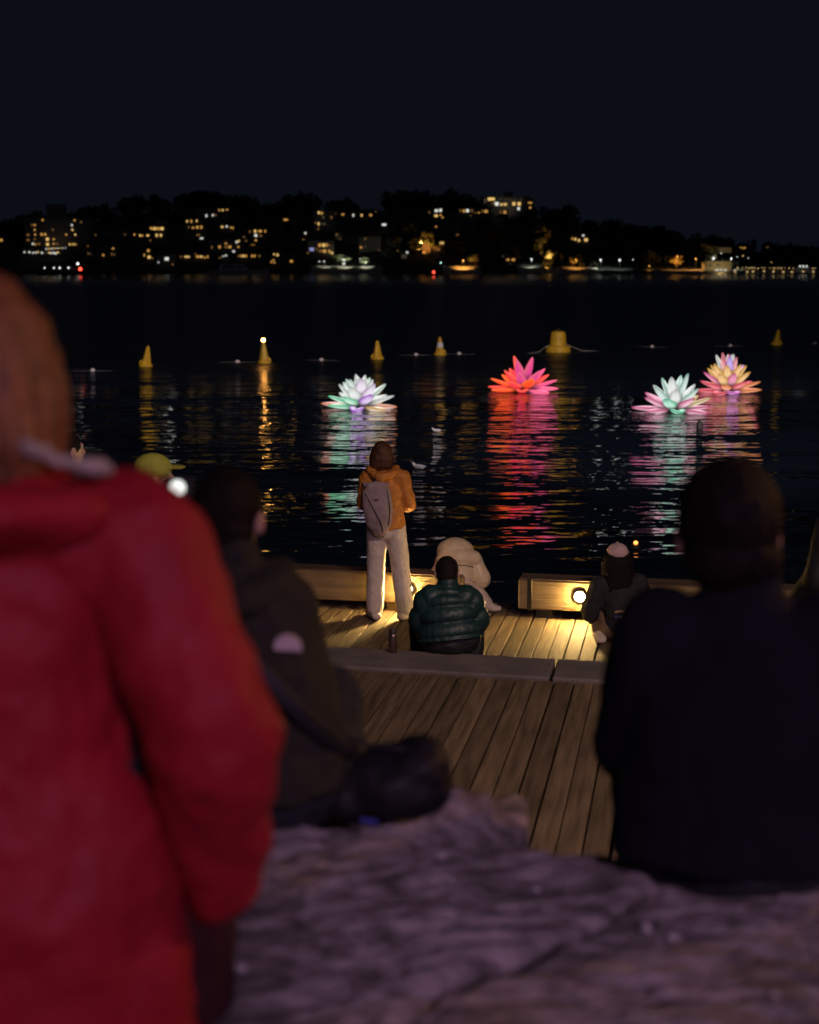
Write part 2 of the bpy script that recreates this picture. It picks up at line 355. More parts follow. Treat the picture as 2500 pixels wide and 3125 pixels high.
house('house', 'large lit house with warm balconies and one blue window near the shore', c2, (172, 360, 325, 440), [(242, 380, 'a', 20, 22), (264, 380, 'y', 18, 22), (282, 379, 'a', 14, 20), (298, 380, 'd'), (248, 413, 'd', 26, 18), (270, 415, 'a', 20, 22), (298, 416, 'a', 14, 20), (314, 426, 'y', 14, 14), (195, 404, 'b', 32, 22), (225, 402, 'd'), (172, 425, 'd')])
house('house', 'dim house in trees with four scattered orange windows left of the lit orange tree', c2, (470, 330, 600, 425), [(508, 342, 'd'), (483, 393, 'a', 14, 14), (508, 388, 'k'), (588, 413, 'd', 12, 12)], 'pitched')
house('house', 'dark house with two dim windows next to the large lit house with the blue window', c2, (330, 306, 372, 352), [(341, 319, 'd', 14, 14), (360, 343, 'd', 7, 7)], 'pitched')
house('hilltop_apartments', 'pale flat roofed apartment block on the hilltop with bright windows and a roof box', c2, (1188, 98, 1470, 172), [(1236, 110, 'y', 26, 20), (1256, 110, 'y', 22, 18), (1277, 138, 'w', 26, 24), (1254, 134, 'd'), (1304, 142, 'y', 14, 16), (1327, 141, 'y', 22, 14), (1377, 138, 'y', 20, 22), (1408, 138, 'y', 22, 22), (1405, 166, 'w', 16, 20), (1298, 112, 'k'), (1330, 114, 'k'), (1360, 114, 'k'), (1390, 114, 'k'), (1420, 114, 'k'), (1210, 120, 'k', 18, 30)], cat='building', extra=(1325, 68, 1375, 98), wall=WALLM[2], flood=((1, .75, .55), 200))
house('house', 'small house beside the hilltop apartments with two amber lights', c2, (1452, 122, 1492, 178), [(1472, 132, 'a', 28, 10), (1472, 160, 'a', 16, 12)], 'pitched')
house('house', 'house with four square windows in two pairs, white above amber', c2, (872, 164, 975, 230), [(924, 178, 'w', 22, 18), (948, 176, 'w', 18, 20), (922, 208, 'y', 22, 16), (948, 204, 'a', 14, 10), (960, 218, 'a', 12, 10), (882, 188, 'd')])
house('house', 'ridge house below the hilltop apartments with a row of warm windows', c2, (1050, 166, 1232, 214), [(1065, 178, 'd', 12, 16), (1085, 180, 'a', 14, 20), (1106, 178, 'w', 20, 20), (1132, 178, 'd', 14, 18), (1152, 191, 'd', 14, 7), (1172, 190, 'a', 12, 9), (1196, 181, 'd', 14, 18), (1215, 182, 'a', 22, 18), (1125, 208, 'd', 14, 7)])
house('house', 'little house with two orange windows under the hilltop apartments', c2, (1288, 176, 1342, 206), [(1300, 187, 'd', 14, 16), (1325, 187, 'a', 20, 18)], 'pitched')
house('house', 'dark house with two tiny lights above the lit orange tree', c2, (905, 262, 1062, 334), [(922, 272, 'a', 12, 9), (1047, 319, 'd', 18, 10)], 'pitched')
house('terrace_restaurant', 'low restaurant terrace with a glowing yellow strip under the orange tree', c2, (842, 358, 972, 432), [(856, 366, 'a', 14, 12), (872, 371, 'y', 16, 10), (892, 373, 'y', 18, 10), (914, 370, 'y', 22, 14), (946, 367, 'y', 20, 14), (962, 367, 'y', 12, 14), (935, 405, 'd', 24, 20), (852, 423, 'o', 20, 8)], cat='building')
house('boat_house', 'pale boat house by the water with a white lamp on its gable', c2, (705, 410, 770, 466), [(753, 423, 'w', 13, 13), (735, 446, 'k', 34, 24), (697, 413, 'd', 9, 10)], 'pitched', cat='shed')
house('house', 'dark house with stacked lights beside a tall orange lamp near the shore', c2, (1300, 436, 1392, 492), [(1315, 445, 'k', 14, 10), (1342, 465, 'a', 18, 14), (1374, 465, 'a', 22, 16), (1355, 490, 'k', 16, 8)], 'pitched')
house('house', 'house on the wooded slope with four pale yellow windows and a white lamp above', c3, (85, 355, 215, 412), [(102, 385, 'a', 14, 14), (121, 388, 'y', 14, 18), (145, 396, 'y', 14, 20), (191, 392, 'y', 26, 22), (173, 364, 'w', 14, 14)], 'pitched')
house('house', 'distant house beyond the marina with a wide amber light', c3, (1195, 432, 1255, 466), [(1212, 444, 'a', 22, 8), (1236, 444, 'a', 22, 9), (1228, 455, 'a', 10, 7)], 'pitched')
house('house', 'distant house beyond the marina with one tiny orange light', c3, (1365, 430, 1405, 460), [(1385, 441, 'd', 16, 9)], 'pitched')
house('marina_office', 'pale two level marina building lit from the front beside the yellow tree', c3, (975, 536, 1150, 602), [(1010, 560, 'k', 30, 20), (1060, 560, 'k', 30, 20), (1112, 560, 'd', 20, 30), (1052, 593, 'w', 24, 13), (1079, 593, 'w', 16, 13), (1107, 593, 'w', 24, 13)], cat='building', wall=WALLM[2], extra=(1075, 446, 1155, 480), flood=((1, .68, .25), 1800))

# ---- woods on the far hill (a mass nobody could count) and single lit trees
LEAFQ = [(-.5, -.5), (.5, -.5), (.5, .5), (-.5, .5)]
def leaves(mb, c, rad, n, size, rnd_):
    for _ in range(n):
        d = V((rnd_.gauss(0, 1), rnd_.gauss(0, 1), rnd_.gauss(0, 1))).normalized() * (rnd_.random() ** 0.4)
        p = V(c) + V((d.x * rad[0], d.y * rad[1], d.z * rad[2]))
        E = Euler((rnd_.uniform(0, 6.28), rnd_.uniform(0, 6.28), 0)).to_matrix(); s = size * rnd_.uniform(.6, 1.3)
        mb.add([p + E @ V((a * s, b * s * .7, 0)) for a, b in LEAFQ], [(0, 1, 2, 3)])
rd = random.Random(3)
wood = MB(); WINP = np.array(allwin)
def clear(p, r):
    x, y = pix(p); k = r * F / p[1] + 5
    m = (WINP[:, 2] > p[1] - 2) & (np.abs(WINP[:, 0] - x) < k) & (np.abs(WINP[:, 1] - y) < k)
    return not m.any()
for i in range(420):
    if i < 150: Y = RY - rd.uniform(0, 12); r = rd.uniform(5, 9)
    else: Y = rd.uniform(SH + 14, RY - 5); r = rd.uniform(3, 6.5)
    x = rd.uniform(-.315, .315) * Y; z = hill_z(x, Y) + r * .5
    if not clear((x, Y, z), r): continue
    for k in range(5):
        leaves(wood, (x + rd.uniform(-.6, .6) * r, Y + rd.uniform(-.4, .4) * r, z + rd.uniform(-.3, .5) * r), (r * .6, r * .5, r * .45), 34, 2.0, rd)
tag(wood.build('hillside_wood', mat('wood_leaves', (0.045, 0.055, 0.03), 0.8, 0.3, 0.1)), 'dark mass of trees covering the far hillside', 'trees', kind='stuff')
BARK = mat('bark', (0.14, 0.10, 0.07), 0.9, 0.3, 3)
FOL = mat('foliage', (0.09, 0.11, 0.045), 0.7, 0.35, 0.8)
FOLY = mat('foliage_dry', (0.16, 0.13, 0.05), 0.7, 0.35, 0.8)
def tree(label, base, h, rad, n=520, fol=FOL, name='tree', up=None):
    e = empty(name, base); tag(e, label, 'tree')
    t = MB().sweep([(0, 0, -1.5), (0.2, 0, h * .3), (-.1, .1, h * .7)], [h * .035, h * .026, h * .012], n=7, sub=3)
    for k in range(6):
        a = k * 1.05 + rd.random(); t.sweep([(0.1, 0, h * (.3 + .06 * k)), (math.cos(a) * rad * .45, math.sin(a) * rad * .45, h * (.5 + .05 * k)), (math.cos(a) * rad * .8, math.sin(a) * rad * .8, h * (.6 + .06 * k))], [h * .014, h * .009, h * .004], n=5, sub=2)
    t.build('trunk', BARK, e, smooth=True)
    c = MB()
    for k in range(11):
        a = rd.uniform(0, 6.28); q = rad * rd.uniform(.15, .75)
        leaves(c, (math.cos(a) * q, math.sin(a) * q, h * rd.uniform(.45, .95)), (rad * .38, rad * .38, h * .12), n // 11, h * .075, rd)
    c.build('crown', fol, e)
    if up: lamp('crown_fill', 'SPOT', (up[2], -rad * 1.1, h * .12), up[0], up[1], .2, cone=95, blend=.7, parent=e).rotation_euler = (R(128), 0, 0)  # unseen spot added in front to brighten the crown
    return e
def shore(xo, dy=3.0): # a point on the far bank at picture column xo
    p = at(xo, 833, SH + dy); return V((p.x, SH + dy, hill_z(p.x, SH + dy)))
def cpt(crop, X, Y): return crop[0] + X / crop[2], crop[1] + Y / crop[2]
def tree_at(label, crop, X, ybase, ytop, rad, fol=FOL, Y=None, **k):
    x, y = cpt(crop, X, ybase); p = hill_hit(x, y) if Y is None else at(x, y, Y)
    h = at(x, cpt(crop, X, ytop)[1], p.y).z - p.z
    return tree(label, (p.x, p.y, hill_z(p.x, p.y)), h, rad, fol=fol, **k), p, h
LAMPH = {'w': glow('lamp_white', (0.92, 0.97, 0.92), 1.9), 'o': glow('lamp_sodium', (1.0, 0.42, 0.07), 2.4), 'y': glow('lamp_warm', (1.0, 0.66, 0.25), 2.0), 't': glow('lamp_teal', (0.55, 1.0, 0.85), 3.0)}
POSTM = mat('lamp_post_metal', (0.08, 0.08, 0.08), 0.5, metal=0.6)
LN = {'w': ('white street lamp on a thin dark post along the far shore', 'white street lamps along the far shore'), 'o': ('orange street lamp on a thin dark post along the far shore', 'orange street lamps along the far shore'), 'y': ('warm yellow lamp on a short post among the marina lights', 'warm lamps at the marina'), 't': ('single bluish green lamp on a post over the dark far water edge', None)}
POSTS = {}
def street_lamp(crop, X, Y, kind='w', size=0.55, power=0, dep=None, lab=None, grp=None):
    size *= .62; power *= .5
    x, y = cpt(crop, X, Y)
    Yd = SH + rd.uniform(6, 16) if dep is None else dep
    p = at(x, y, Yd); g = hill_z(p.x, Yd); hgt = max(p.z - g, 1.5)
    e = empty('street_lamp', (p.x, Yd, g)); tag(e, lab or LN[kind][0], 'street lamp', (grp or LN[kind][1]) if not lab or grp else None)
    MB().lathe([(.16, -.5), (.12, .4), (.08, hgt * .6), (.06, hgt - .1)], n=6).build('post', POSTM, e)
    MB().ell((0, 0, hgt), (size, size, size * .8), nu=8, nv=6).build('lamp_head', LAMPH[kind], e)
    MB().lathe([(size * 1.15, 0), (size * .4, .35)], (0, 0, hgt + size * .7), n=8).build('hood', POSTM, e.children[-1])
    if power: lamp('street_lamp_light', 'SPOT', (0, -.3, hgt - size), {'w': (.9, 1, .95), 'o': (1, .45, .1), 'y': (1, .66, .25), 't': (.6, 1, .9)}[kind], power, .2, cone=125, blend=.4, parent=e).rotation_euler = (R(28), 0, 0)
    return e
tree_at('tree lit orange by the sodium lamp above the restaurant terrace', c2, 880, 425, 290, 5.5, Y=hill_hit(*cpt(c2, 905, 432)).y - 4, n=900, up=((1, .42, .08), 9000, -2))
street_lamp(c2, 835, 357, 'o', 0.85, 16000, dep=None if False else hill_hit(*cpt(c2, 835, 400)).y - 4, lab='large orange lamp beside the restaurant terrace')
tree_at('broad tree lit white over the small beach on the far shore', c2, 375, 520, 455, 5.2, Y=SH + 15, up=((.9, 1, .85), 5000, 1))
tree_at('low tree lit white beside the small beach on the far shore', c2, 505, 522, 468, 3.6, Y=SH + 15, up=((.9, 1, .85), 2500, 0))
for X, Y_, pw in ((240, 475, 0), (268, 475, 700), (375, 462, 0), (386, 464, 1600), (478, 460, 0), (512, 478, 1400)): street_lamp(c2, X, Y_, 'w', .42, pw, dep=SH + 11, lab='small white lamp on a thin post behind the little lit beach', grp='lamps behind the little beach')
street_lamp(c2, 950, 483, 't', .55, 0)
street_lamp(c2, 1080, 468, 'o', .5, 6500, dep=SH + 8, lab='orange lamp on a post over the lit shore path')
street_lamp(c2, 1320, 378, 'o', .7, 0, dep=hill_hit(*cpt(c2, 1320, 430)).y, lab='tall orange lamp above the house with stacked lights')
street_lamp(c2, 1480, 462, 'w', .65, 3000, lab='lone white lamp before the tall leaning tree')
tree_at('tree lit orange at its trunk behind the beach path lamp', c2, 1150, 528, 448, 4.0, Y=SH + 14, up=((1, .42, .08), 2200, -2))
tree_at('tall leaning tree catching orange light above the dark shore path', c2, 1540, 520, 300, 6.5, Y=SH + 22, n=760, up=((1, .48, .12), 7000, 3))
lamp('shore_uplight', 'SPOT', at(*cpt(c2, 1575, 515), SH + 9), (1, .45, .1), 6000, .3, to=at(*cpt(c2, 1540, 400), SH + 22), cone=80)
tree_at('tree lit yellow beside the marina building', c3, 1008, 590, 415, 6.0, fol=FOLY, Y=SH + 18, n=900, up=((1, .62, .14), 15000, -2))
tree_at('small orange lit tree beside the sodium lamp at the dark end of the beach', c3, 105, 596, 530, 3.2, Y=SH + 14, up=((1, .36, .05), 2000, 0))
tree_at('low orange lit tree left of the marina building', c3, 780, 592, 500, 4.5, fol=FOLY, Y=SH + 18, up=((1, .42, .08), 5000, 0))
PL_ = 'bright white lamp of the pair on the dark promenade'; SW = 'small white lamp on a post between the marina building and the yachts'
for X, Y_, k, s, pw, lb, gp in ((287, 525, 'w', .75, 2500, PL_, 'pair of promenade lamps'), (413, 525, 'w', .75, 2500, PL_, 'pair of promenade lamps'), (500, 523, 'w', .45, 0, 'smaller white lamp beyond the bright promenade pair', None),
        (125, 522, 'o', .45, 2500, 'orange lamp next to the small orange lit tree on the promenade', None), (607, 565, 'o', .45, 1500, 'low orange lamp at the dark gap of the quay', None), (792, 500, 'o', .5, 3500, 'orange lamp in the low orange lit tree', None),
        (913, 517, 'o', .55, 6000, 'orange lamp between the low orange tree and the yellow tree', None), (1085, 473, 'w', .65, 4000, 'highest white lamp over the marina building', None), (1030, 508, 'w', .55, 9000, 'white lamp before the yellow lit tree', None),
        (1147, 515, 'w', .45, 4000, 'white lamp at the end wall of the marina building', None), (1187, 505, 'w', .35, 0, SW, 'small lamps past the marina building'), (1225, 498, 'y', .4, 0, None, None), (1258, 512, 'w', .35, 0, SW, 'small lamps past the marina building'), (1410, 541, 'y', .3, 0, None, None)):
    street_lamp(c3, X, Y_, k, s, pw, dep=SH + (9 if pw else 12), lab=lb, grp=gp)
for i in range(24):
    street_lamp(c3, 1195 + i * 22 + rd.uniform(-7, 7), 577 + i * .9 + rd.uniform(-5, 10), 'y', rd.uniform(.22, .42), 0, dep=SH + rd.uniform(5, 9))
# pale beach and quay strips
def strip(name, crop, x0, x1, y, wdt, m):
    a = at(*cpt(crop, x0, y), SH + 2); b = at(*cpt(crop, x1, y), SH + 2)
    vs = []; N = 14
    for i in range(N + 1):
        x = a.x + (b.x - a.x) * i / N; j = rd.uniform(-.6, .6)
        vs += [(x, SH - 2.0 + j * .4, WZ - .2), (x, SH + 1 + j, WZ + .8), (x, SH + 5 + j, hill_z(x, SH + 5) + .35), (x, SH + 5 + wdt, hill_z(x, SH + 5 + wdt) + .3)]
    fs = [(i * 4 + k, i * 4 + 4 + k, i * 4 + 5 + k, i * 4 + 1 + k) for i in range(N) for k in range(3)]
    return tag(MB().add(vs, fs).build(name, m), kind='structure')
SAND = mat('beach_sand', (0.42, 0.37, 0.27), 0.9, 0.2, 0.5)
strip('beach', c2, 185, 610, 530, 9, SAND); strip('shore_path', c2, 965, 1185, 530, 8, SAND); strip('promenade', c2, 1405, 1880, 530, 7, SAND)
strip('quay', c3, 640, 1750, 595, 6, mat('quay_concrete', (.3, .29, .27), .9, .2, .5))

# ---- boats
def boat(label, loc, L, rz, cabin=True, mast=0, lights=(), hullm=None, group=None):
    e = empty('moored_boat', loc, rz); tag(e, label, 'boat', group)
    hm = hullm or mat('boat_white', (.6, .6, .6), .35)
    secs = []
    for s in np.linspace(-.5, .5, 9):
        k = max(.04, 1 - max(0, (s + .05) / .56) ** 2.2); secs.append((s * L, .17 * L * k, .06 * L + .05 * L * max(0, s) * 1.3))
    vs, fs = [], []
    for x, wv, tp in secs: vs += [(x, -wv, tp), (x, -wv * .75, -.03 * L), (x, 0, -.05 * L), (x, wv * .75, -.03 * L), (x, wv, tp)]
    for i in range(8):
        for j in range(4): a = i * 5 + j; fs.append((a, a + 1, a + 6, a + 5))
        fs.append((i * 5 + 4, i * 5, i * 5 + 5, i * 5 + 9))
    fs.append((4, 3, 2, 1, 0)); MB().add(vs, fs).build('hull', hm, e)
    if cabin:
        a, b, z0, z1, wv = -.28 * L, .18 * L, .065 * L, .16 * L, .11 * L
        MB().add([(a, -wv, z0), (b, -wv * .8, z0), (b, wv * .8, z0), (a, wv, z0), (a + .02 * L, -wv * .85, z1), (b - .1 * L, -wv * .7, z1), (b - .1 * L, wv * .7, z1), (a + .02 * L, wv * .85, z1)],
                 [(3, 2, 1, 0), (0, 1, 5, 4), (1, 2, 6, 5), (2, 3, 7, 6), (3, 0, 4, 7), (4, 5, 6, 7)]).build('cabin', hm, e)
        for k in range(3): MB().box((a + .1 * L + k * .11 * L, -wv * .93, .115 * L), (.08 * L, .03, .03 * L)).build('cabin_window', mat('boat_glass', (.02, .02, .025), .1), e)
    if mast: MB().lathe([(.06, 0), (.03, mast)], (0.02 * L, 0, .1 * L), n=6).build('mast', POSTM, e)
    for (x, z, k, s) in lights: MB().ell((x * L, -.1 * L, z * L), (s, s, s), nu=8, nv=6).build('boat_light', k if not isinstance(k, str) else LAMPH[k], e)
    return e
REDL = glow('port_light', (1, 0.06, 0.03), 5.0)
DKH = mat('boat_dark', (.06, .07, .09), .4)
def on_water(crop, X, Y): p = onz(*cpt(crop, X, Y), WZ); return p
p = at(*cpt(c1, 395, 570), SH - 60); boat('long dark ferry with a red port light moored off the apartment block', (p.x, p.y, WZ), 26, 0, lights=[(.25, .10, REDL, .75), (.21, .19, 'w', .55), (-.2, .12, 'w', .35), (-.1, .12, 'w', .4), (.05, .12, 'w', .4), (-.36, .12, 'w', .3)], hullm=DKH)
p = at(*cpt(c1, 1390, 550), SH - 30); boat('pale grey motor cruiser with a raked cabin moored below the hillside houses', (p.x, p.y, WZ), 30, 0, lights=[])
p = at(*cpt(c2, 905, 582), SH - 90); boat('small dark launch showing a red light on the far water', (p.x, p.y, WZ), 7, .3, lights=[(0, .2, REDL, .55)], hullm=DKH)
p = at(*cpt(c3, 1640, 600), SH - 8); boat('white cabin cruiser with a lit roof moored at the end of the marina', (p.x, p.y, WZ), 20, 0, lights=[(-.18, .19, 'w', .32), (-.1, .19, 'w', .36), (-.02, .19, 'w', .32)], hullm=None)
for i in range(9):
    p = at(*cpt(c3, 1180 + i * 62 + rd.uniform(-14, 14), 604), SH - 12)
    boat('small white yacht with a bare mast moored along the quay', (p.x, p.y, WZ), rd.uniform(6, 9), rd.uniform(-.4, .4), mast=rd.uniform(5, 9), lights=[(0, .18, 'y', .25)], group='yachts along the quay')

# ================================================================== floating lotus lights
def petal_mesh(name, L, W, th, bend, m, cup=0.35):
    ns, nt = 13, 10; vs, fs, rim, lit = [], [], [], []
    for side in (1, -1):
        for i in range(ns):
            s = i / (ns - 1)
            wd = W * .5 * (max(math.sin(math.pi * min(1, s * .86 + .12)), 0) ** .75) * (1 - .25 * s) * (1.0 if s < .999 else .25)
            ang = bend * s * s; x = L * (s - .18 * bend * bend * s ** 3); z0 = L * (.5 * bend * s * s)
            for j in range(nt):
                t = -1 + 2 * j / (nt - 1)
                puff = th * math.sqrt(max(0, 1 - t * t)) * (math.sin(math.pi * min(1, .08 + .9 * s)) ** .5)
                crease = 1 - .85 * math.exp(-(t / .2) ** 2) if side > 0 else 1 - .3 * math.exp(-(t / .25) ** 2)
                z = z0 + side * puff * crease + cup * wd * t * t
                vs.append((x, wd * t, z)); 
                q = max(abs(t) ** 3.2, (s ** 6), math.exp(-(t / .16) ** 2) * .8 if side > 0 else 0, 0); rim.append(min(1, q)); u_ = min(1, max(0, (s - .10) / .42)); lit.append((.06 + .94 * u_ * u_ * (3 - 2 * u_)) * (1 if side > 0 else .8) * (1 - .55 * math.exp(-(t / .12) ** 2) * (1 if side > 0 else .3)))
    K = ns * nt
    for sd in (0, 1):
        for i in range(ns - 1):
            for j in range(nt - 1):
                a = sd * K + i * nt + j; f = (a, a + nt, a + nt + 1, a + 1); fs.append(f if sd == 0 else f[::-1])
    for i in range(ns - 1):
        for j in (0, nt - 1):
            a, b = i * nt + j, (i + 1) * nt + j; f = (a, b, b + K, a + K); fs.append(f if j else f[::-1])
    for i in (0, ns - 1):
        for j in range(nt - 1): a, b = i * nt + j, i * nt + j + 1; fs.append((a, b, b + K, a + K) if i == 0 else (b, a, a + K, b + K))
    me = bpy.data.meshes.new(name); me.from_pydata(vs, [], fs); me.update(); me.materials.append(m)
    at_ = me.attributes.new('rim', 'FLOAT', 'POINT'); at_.data.foreach_set('value', rim)
    a2 = me.attributes.new('lit', 'FLOAT', 'POINT'); a2.data.foreach_set('value', lit)  # glow lowered at base and crease to paint dark gaps between petals
    me.polygons.foreach_set('use_smooth', [True] * len(me.polygons))
    return me
def petal_mat(name, pale, strength, rimdark, mixc, rimcol=(1, 1, 1), rimmix=0.0):
    """lit inflatable skin: object colour is the LED colour inside; the middle of a petal glows paler"""
    m = bpy.data.materials.new(name); m.use_nodes = True; n, l = m.node_tree.nodes, m.node_tree.links; b = n['Principled BSDF']
    oi = n.new('ShaderNodeObjectInfo'); a = n.new('ShaderNodeAttribute'); a.attribute_name = 'rim'
    mp = n.new('ShaderNodeMix'); mp.data_type = 'RGBA'; mp.inputs[0].default_value = mixc; mp.inputs[7].default_value = (*pale, 1); l.new(oi.outputs['Color'], mp.inputs[6])
    mr = n.new('ShaderNodeMix'); mr.data_type = 'RGBA'; l.new(a.outputs['Fac'], mr.inputs[0]); l.new(mp.outputs[2], mr.inputs[6])
    hv = n.new('ShaderNodeHueSaturation'); hv.inputs['Saturation'].default_value = 1.2; hv.inputs['Value'].default_value = rimdark; l.new(oi.outputs['Color'], hv.inputs['Color']); rm = n.new('ShaderNodeMix'); rm.data_type = 'RGBA'; rm.inputs[0].default_value = rimmix; rm.inputs[7].default_value = (*rimcol, 1); l.new(hv.outputs[0], rm.inputs[6]); l.new(rm.outputs[2], mr.inputs[7])
    l.new(mr.outputs[2], b.inputs['Emission Color']); ml = n.new('ShaderNodeMath'); ml.operation = 'MULTIPLY'; ml.inputs[1].default_value = strength; a3 = n.new('ShaderNodeAttribute'); a3.attribute_name = 'lit'; l.new(a3.outputs['Fac'], ml.inputs[0]); l.new(ml.outputs[0], b.inputs['Emission Strength'])
    b.inputs['Base Color'].default_value = (.03, .03, .03, 1); b.inputs['Roughness'].default_value = .5; b.inputs['Specular IOR Level'].default_value = .1
    return m
def lotus(label, base, Rr, height, rings, colf, m, rot=0.0):
    e = empty('floating_lotus', base, rot); e.scale = (1.04, 1.04, .86); tag(e, label, 'lotus light')
    MB().lathe([(.1 * Rr, -.10), (.5 * Rr, -.10), (.55 * Rr, -.02), (.3 * Rr, .05), (.05, .08)], n=24).build('float_base', mat('lotus_base', (.04, .05, .05), .6), e)
    for ri, (n, el, L, W, r0, z0, off, bend) in enumerate(rings):
        me = petal_mesh('petal', L * Rr, W * .98 * Rr, .065 * Rr, bend, m)
        for k in range(n):
            phi = 2 * math.pi * (k + off) / n
            o = bpy.data.objects.new('petal', me); C.objects.link(o); o.parent = e
            ev = el + random.uniform(-6, 6)
            o.location = (math.cos(phi) * r0 * Rr, math.sin(phi) * r0 * Rr, z0 * Rr); o.rotation_euler = (random.uniform(-.06, .06), -R(ev), phi + random.uniform(-.10, .10)); k_ = random.uniform(.9, 1.08); o.scale = (k_, random.uniform(.85, 1.1), 1)
            o.color = (*colf(math.degrees(phi + rot) % 360, ri), 1)
    return e
R3 = [(7, 3, .86, .50, .20, .05, .0, .05), (7, 24, .84, .44, .16, .12, .5, .10), (6, 46, .80, .42, .13, .20, .0, .10), (6, 68, .78, .40, .10, .30, .5, .06), (3, 80, .76, .34, .05, .38, .2, .0)]
R2 = [(7, 3, .86, .48, .20, .05, .0, .05), (7, 24, .86, .42, .16, .10, .5, .10), (6, 50, .80, .38, .12, .18, .2, .10), (4, 72, .95, .38, .08, .26, .5, .05)]
R4 = [(8, 4, .82, .46, .20, .05, .0, .05), (8, 22, .80, .40, .16, .12, .5, .10), (8, 42, .78, .38, .15, .24, .0, .10), (8, 58, .78, .34, .14, .40, .5, .06), (7, 74, .80, .28, .11, .60, .0, .03), (5, 84, .70, .22, .06, .75, .3, .0)]
# phi 270 faces the viewer, 180 is picture left
GRN, PUR, ORG, WHT, RED, PNK, MAG, TEA = (.45, 1.15, .80), (1.0, .42, 1.2), (1.25, .55, .10), (.95, 1.0, .95), (1.2, .18, .08), (1.2, .25, .55), (1.1, .10, .45), (.12, .85, .55)
def c_white(a, ri):
    if ri >= 2: return WHT if random.random() < .7 else (.75, 1.0, .85) if a < 260 else (1.0, .75, 1.1)
    if 150 < a < 212: return (1.25, .22, .05) if ri == 0 else (.25, 1.1, .6)
    if 212 <= a < 252: return (.2, 1.1, .55)
    if 252 <= a < 292: return (.75, .2, 1.2)
    if 292 <= a < 330: return (1.2, .65, .15)
    return (1.25, .3, .05) if ri == 0 else WHT
def c_red(a, ri):
    if ri >= 2 and 225 < a < 320: return (.85, .05, .30)
    if a > 300 or a < 20: return (1.1, .08, .35) if ri else (1.2, .2, .45)
    return (1.25, .07, .012) if random.random() < .4 else (1.2, .03, .07)
def c_teal(a, ri):
    if ri >= 2: return WHT if random.random() < .6 else (.6, 1.0, .85)
    if 140 < a < 225: return (1.2, .12, .42)
    if 225 <= a < 292: return (.10, 1.05, .55)
    return (1.2, .14, .45) if random.random() < .5 else (1.1, .75, .25)
def c_tall(a, ri):
    k = random.random()
    if ri < 2: return (1.2, .06, .16) if k < .5 else (1.25, .30, .02) if k < .85 else (1.0, .25, .9)
    if ri >= 4: return random.choice([WHT, (.6, .35, 1.1), (1.1, .3, .4), WHT])
    return (1.2, .62, .12) if k < .55 else (1.1, .2, .5) if k < .78 else (1.0, .5, 1.1)
PW, PR_ = petal_mat('lotus_skin_white', (1, 1, 1), 1.1, .40, .66), petal_mat('lotus_skin_red', (.8, .25, .1), 1.15, .85, .03, (1.3, .6, .18), .22)
PT, PL = petal_mat('lotus_skin_teal', (1, 1, 1), 1.08, .36, .60), petal_mat('lotus_skin_mixed', (1, .95, .85), 1.05, .40, .30)
lotus('glaring white floating lotus light with purple and orange tips behind the standing woman', onz(*disp(758, 861), WZ), 1.06, 1.2, R3, c_white, PW, 0.15)
lotus('orange red floating lotus light with a magenta heart in front of the mooring buoy', onz(*disp(1102, 825), WZ), 1.12, 1.2, R2, c_red, PR_, 0.05)
lotus('greenish white floating lotus light overlapping the taller one behind it', onz(*disp(1420, 867), WZ), 1.06, 1.1, R2, c_teal, PT, 0.2)
lotus('tallest floating lotus light in amber, pink and violet tiers', onz(*disp(1533, 828), WZ), 1.06, 1.5, R4, c_tall, PL, 0.1)

# ================================================================== buoys and floats
YEL = mat('buoy_yellow', (.75, .46, .03), .5, .2, 4, .004, 20)
WHB = mat('reflective_band', (.75, .72, .75), .4)
ROPE = mat('rope', (.32, .3, .28), .9)
FLT = mat('float_white', (.75, .70, .72), .6, .15, 8)
def cone_buoy(label, x, y, h, tilt=(0, 0), band=False, light=False, flag=False):
    p = onz(*disp(x, y), WZ); e = empty('marker_buoy', p); e.rotation_euler = (tilt[0], tilt[1], random.uniform(0, 6)); tag(e, label, 'buoy')
    MB().lathe([(.1, -.25), (.25, -.2), (.30, -.05), (.30, .05), (.25, .11)], n=20).build('float_collar', YEL, e, smooth=True)
    b = MB().lathe([(.23, .09), (.20, .2), (.165, h * .42), (.115, h * .7), (.075, h - .06), (.035, h)], n=6); cn = b.build('cone', YEL, e)
    for k in range(3):
        a = k * 2.094; MB().box((math.cos(a) * .22, math.sin(a) * .22, .15), (.10, .03, .18), Euler((0, -.5, a))).build('fin', YEL, e)
    if band: MB().lathe([(.175, h * .42), (.125, h * .70)], n=12).build('band', WHB, cn)
    if light:
        MB().ell((0, 0, h + .06), (.085, .085, .075), nu=12, nv=8).build('beacon', glow('beacon_orange', (1.0, .40, .08), 60.0), cn)
        MB().lathe([(.09, h - .06), (.09, h)], n=12).build('beacon_mount', POSTM, cn)
    return e
cone_buoy('yellow cone buoy leaning left, without light or band', 307, 771, .86, (.05, -.14))
cone_buoy('yellow cone buoy with a lit orange beacon on top', 557, 764, .93, (0, .05), light=True)
cone_buoy('yellow cone buoy with faint band behind the glaring white lotus', 795, 756, .84, (.02, -.04), band=False)
cone_buoy('upright yellow buoy with a white reflective band', 927, 747, .84, (0, .02), band=True)
cone_buoy('small yellow cone buoy leaning beyond the tallest lotus', 1635, 726, .82, (.05, -.28))
p = onz(*disp(1175, 741), WZ); e = tag(empty('mooring_buoy', p), 'large yellow drum mooring buoy with ropes behind the red lotus', 'buoy')
MB().lathe([(.4, -.3), (.6, -.26), (.62, -.2), (.62, .24), (.58, .30), (.42, .32)], n=28).build('float_collar', YEL, e, smooth=False)
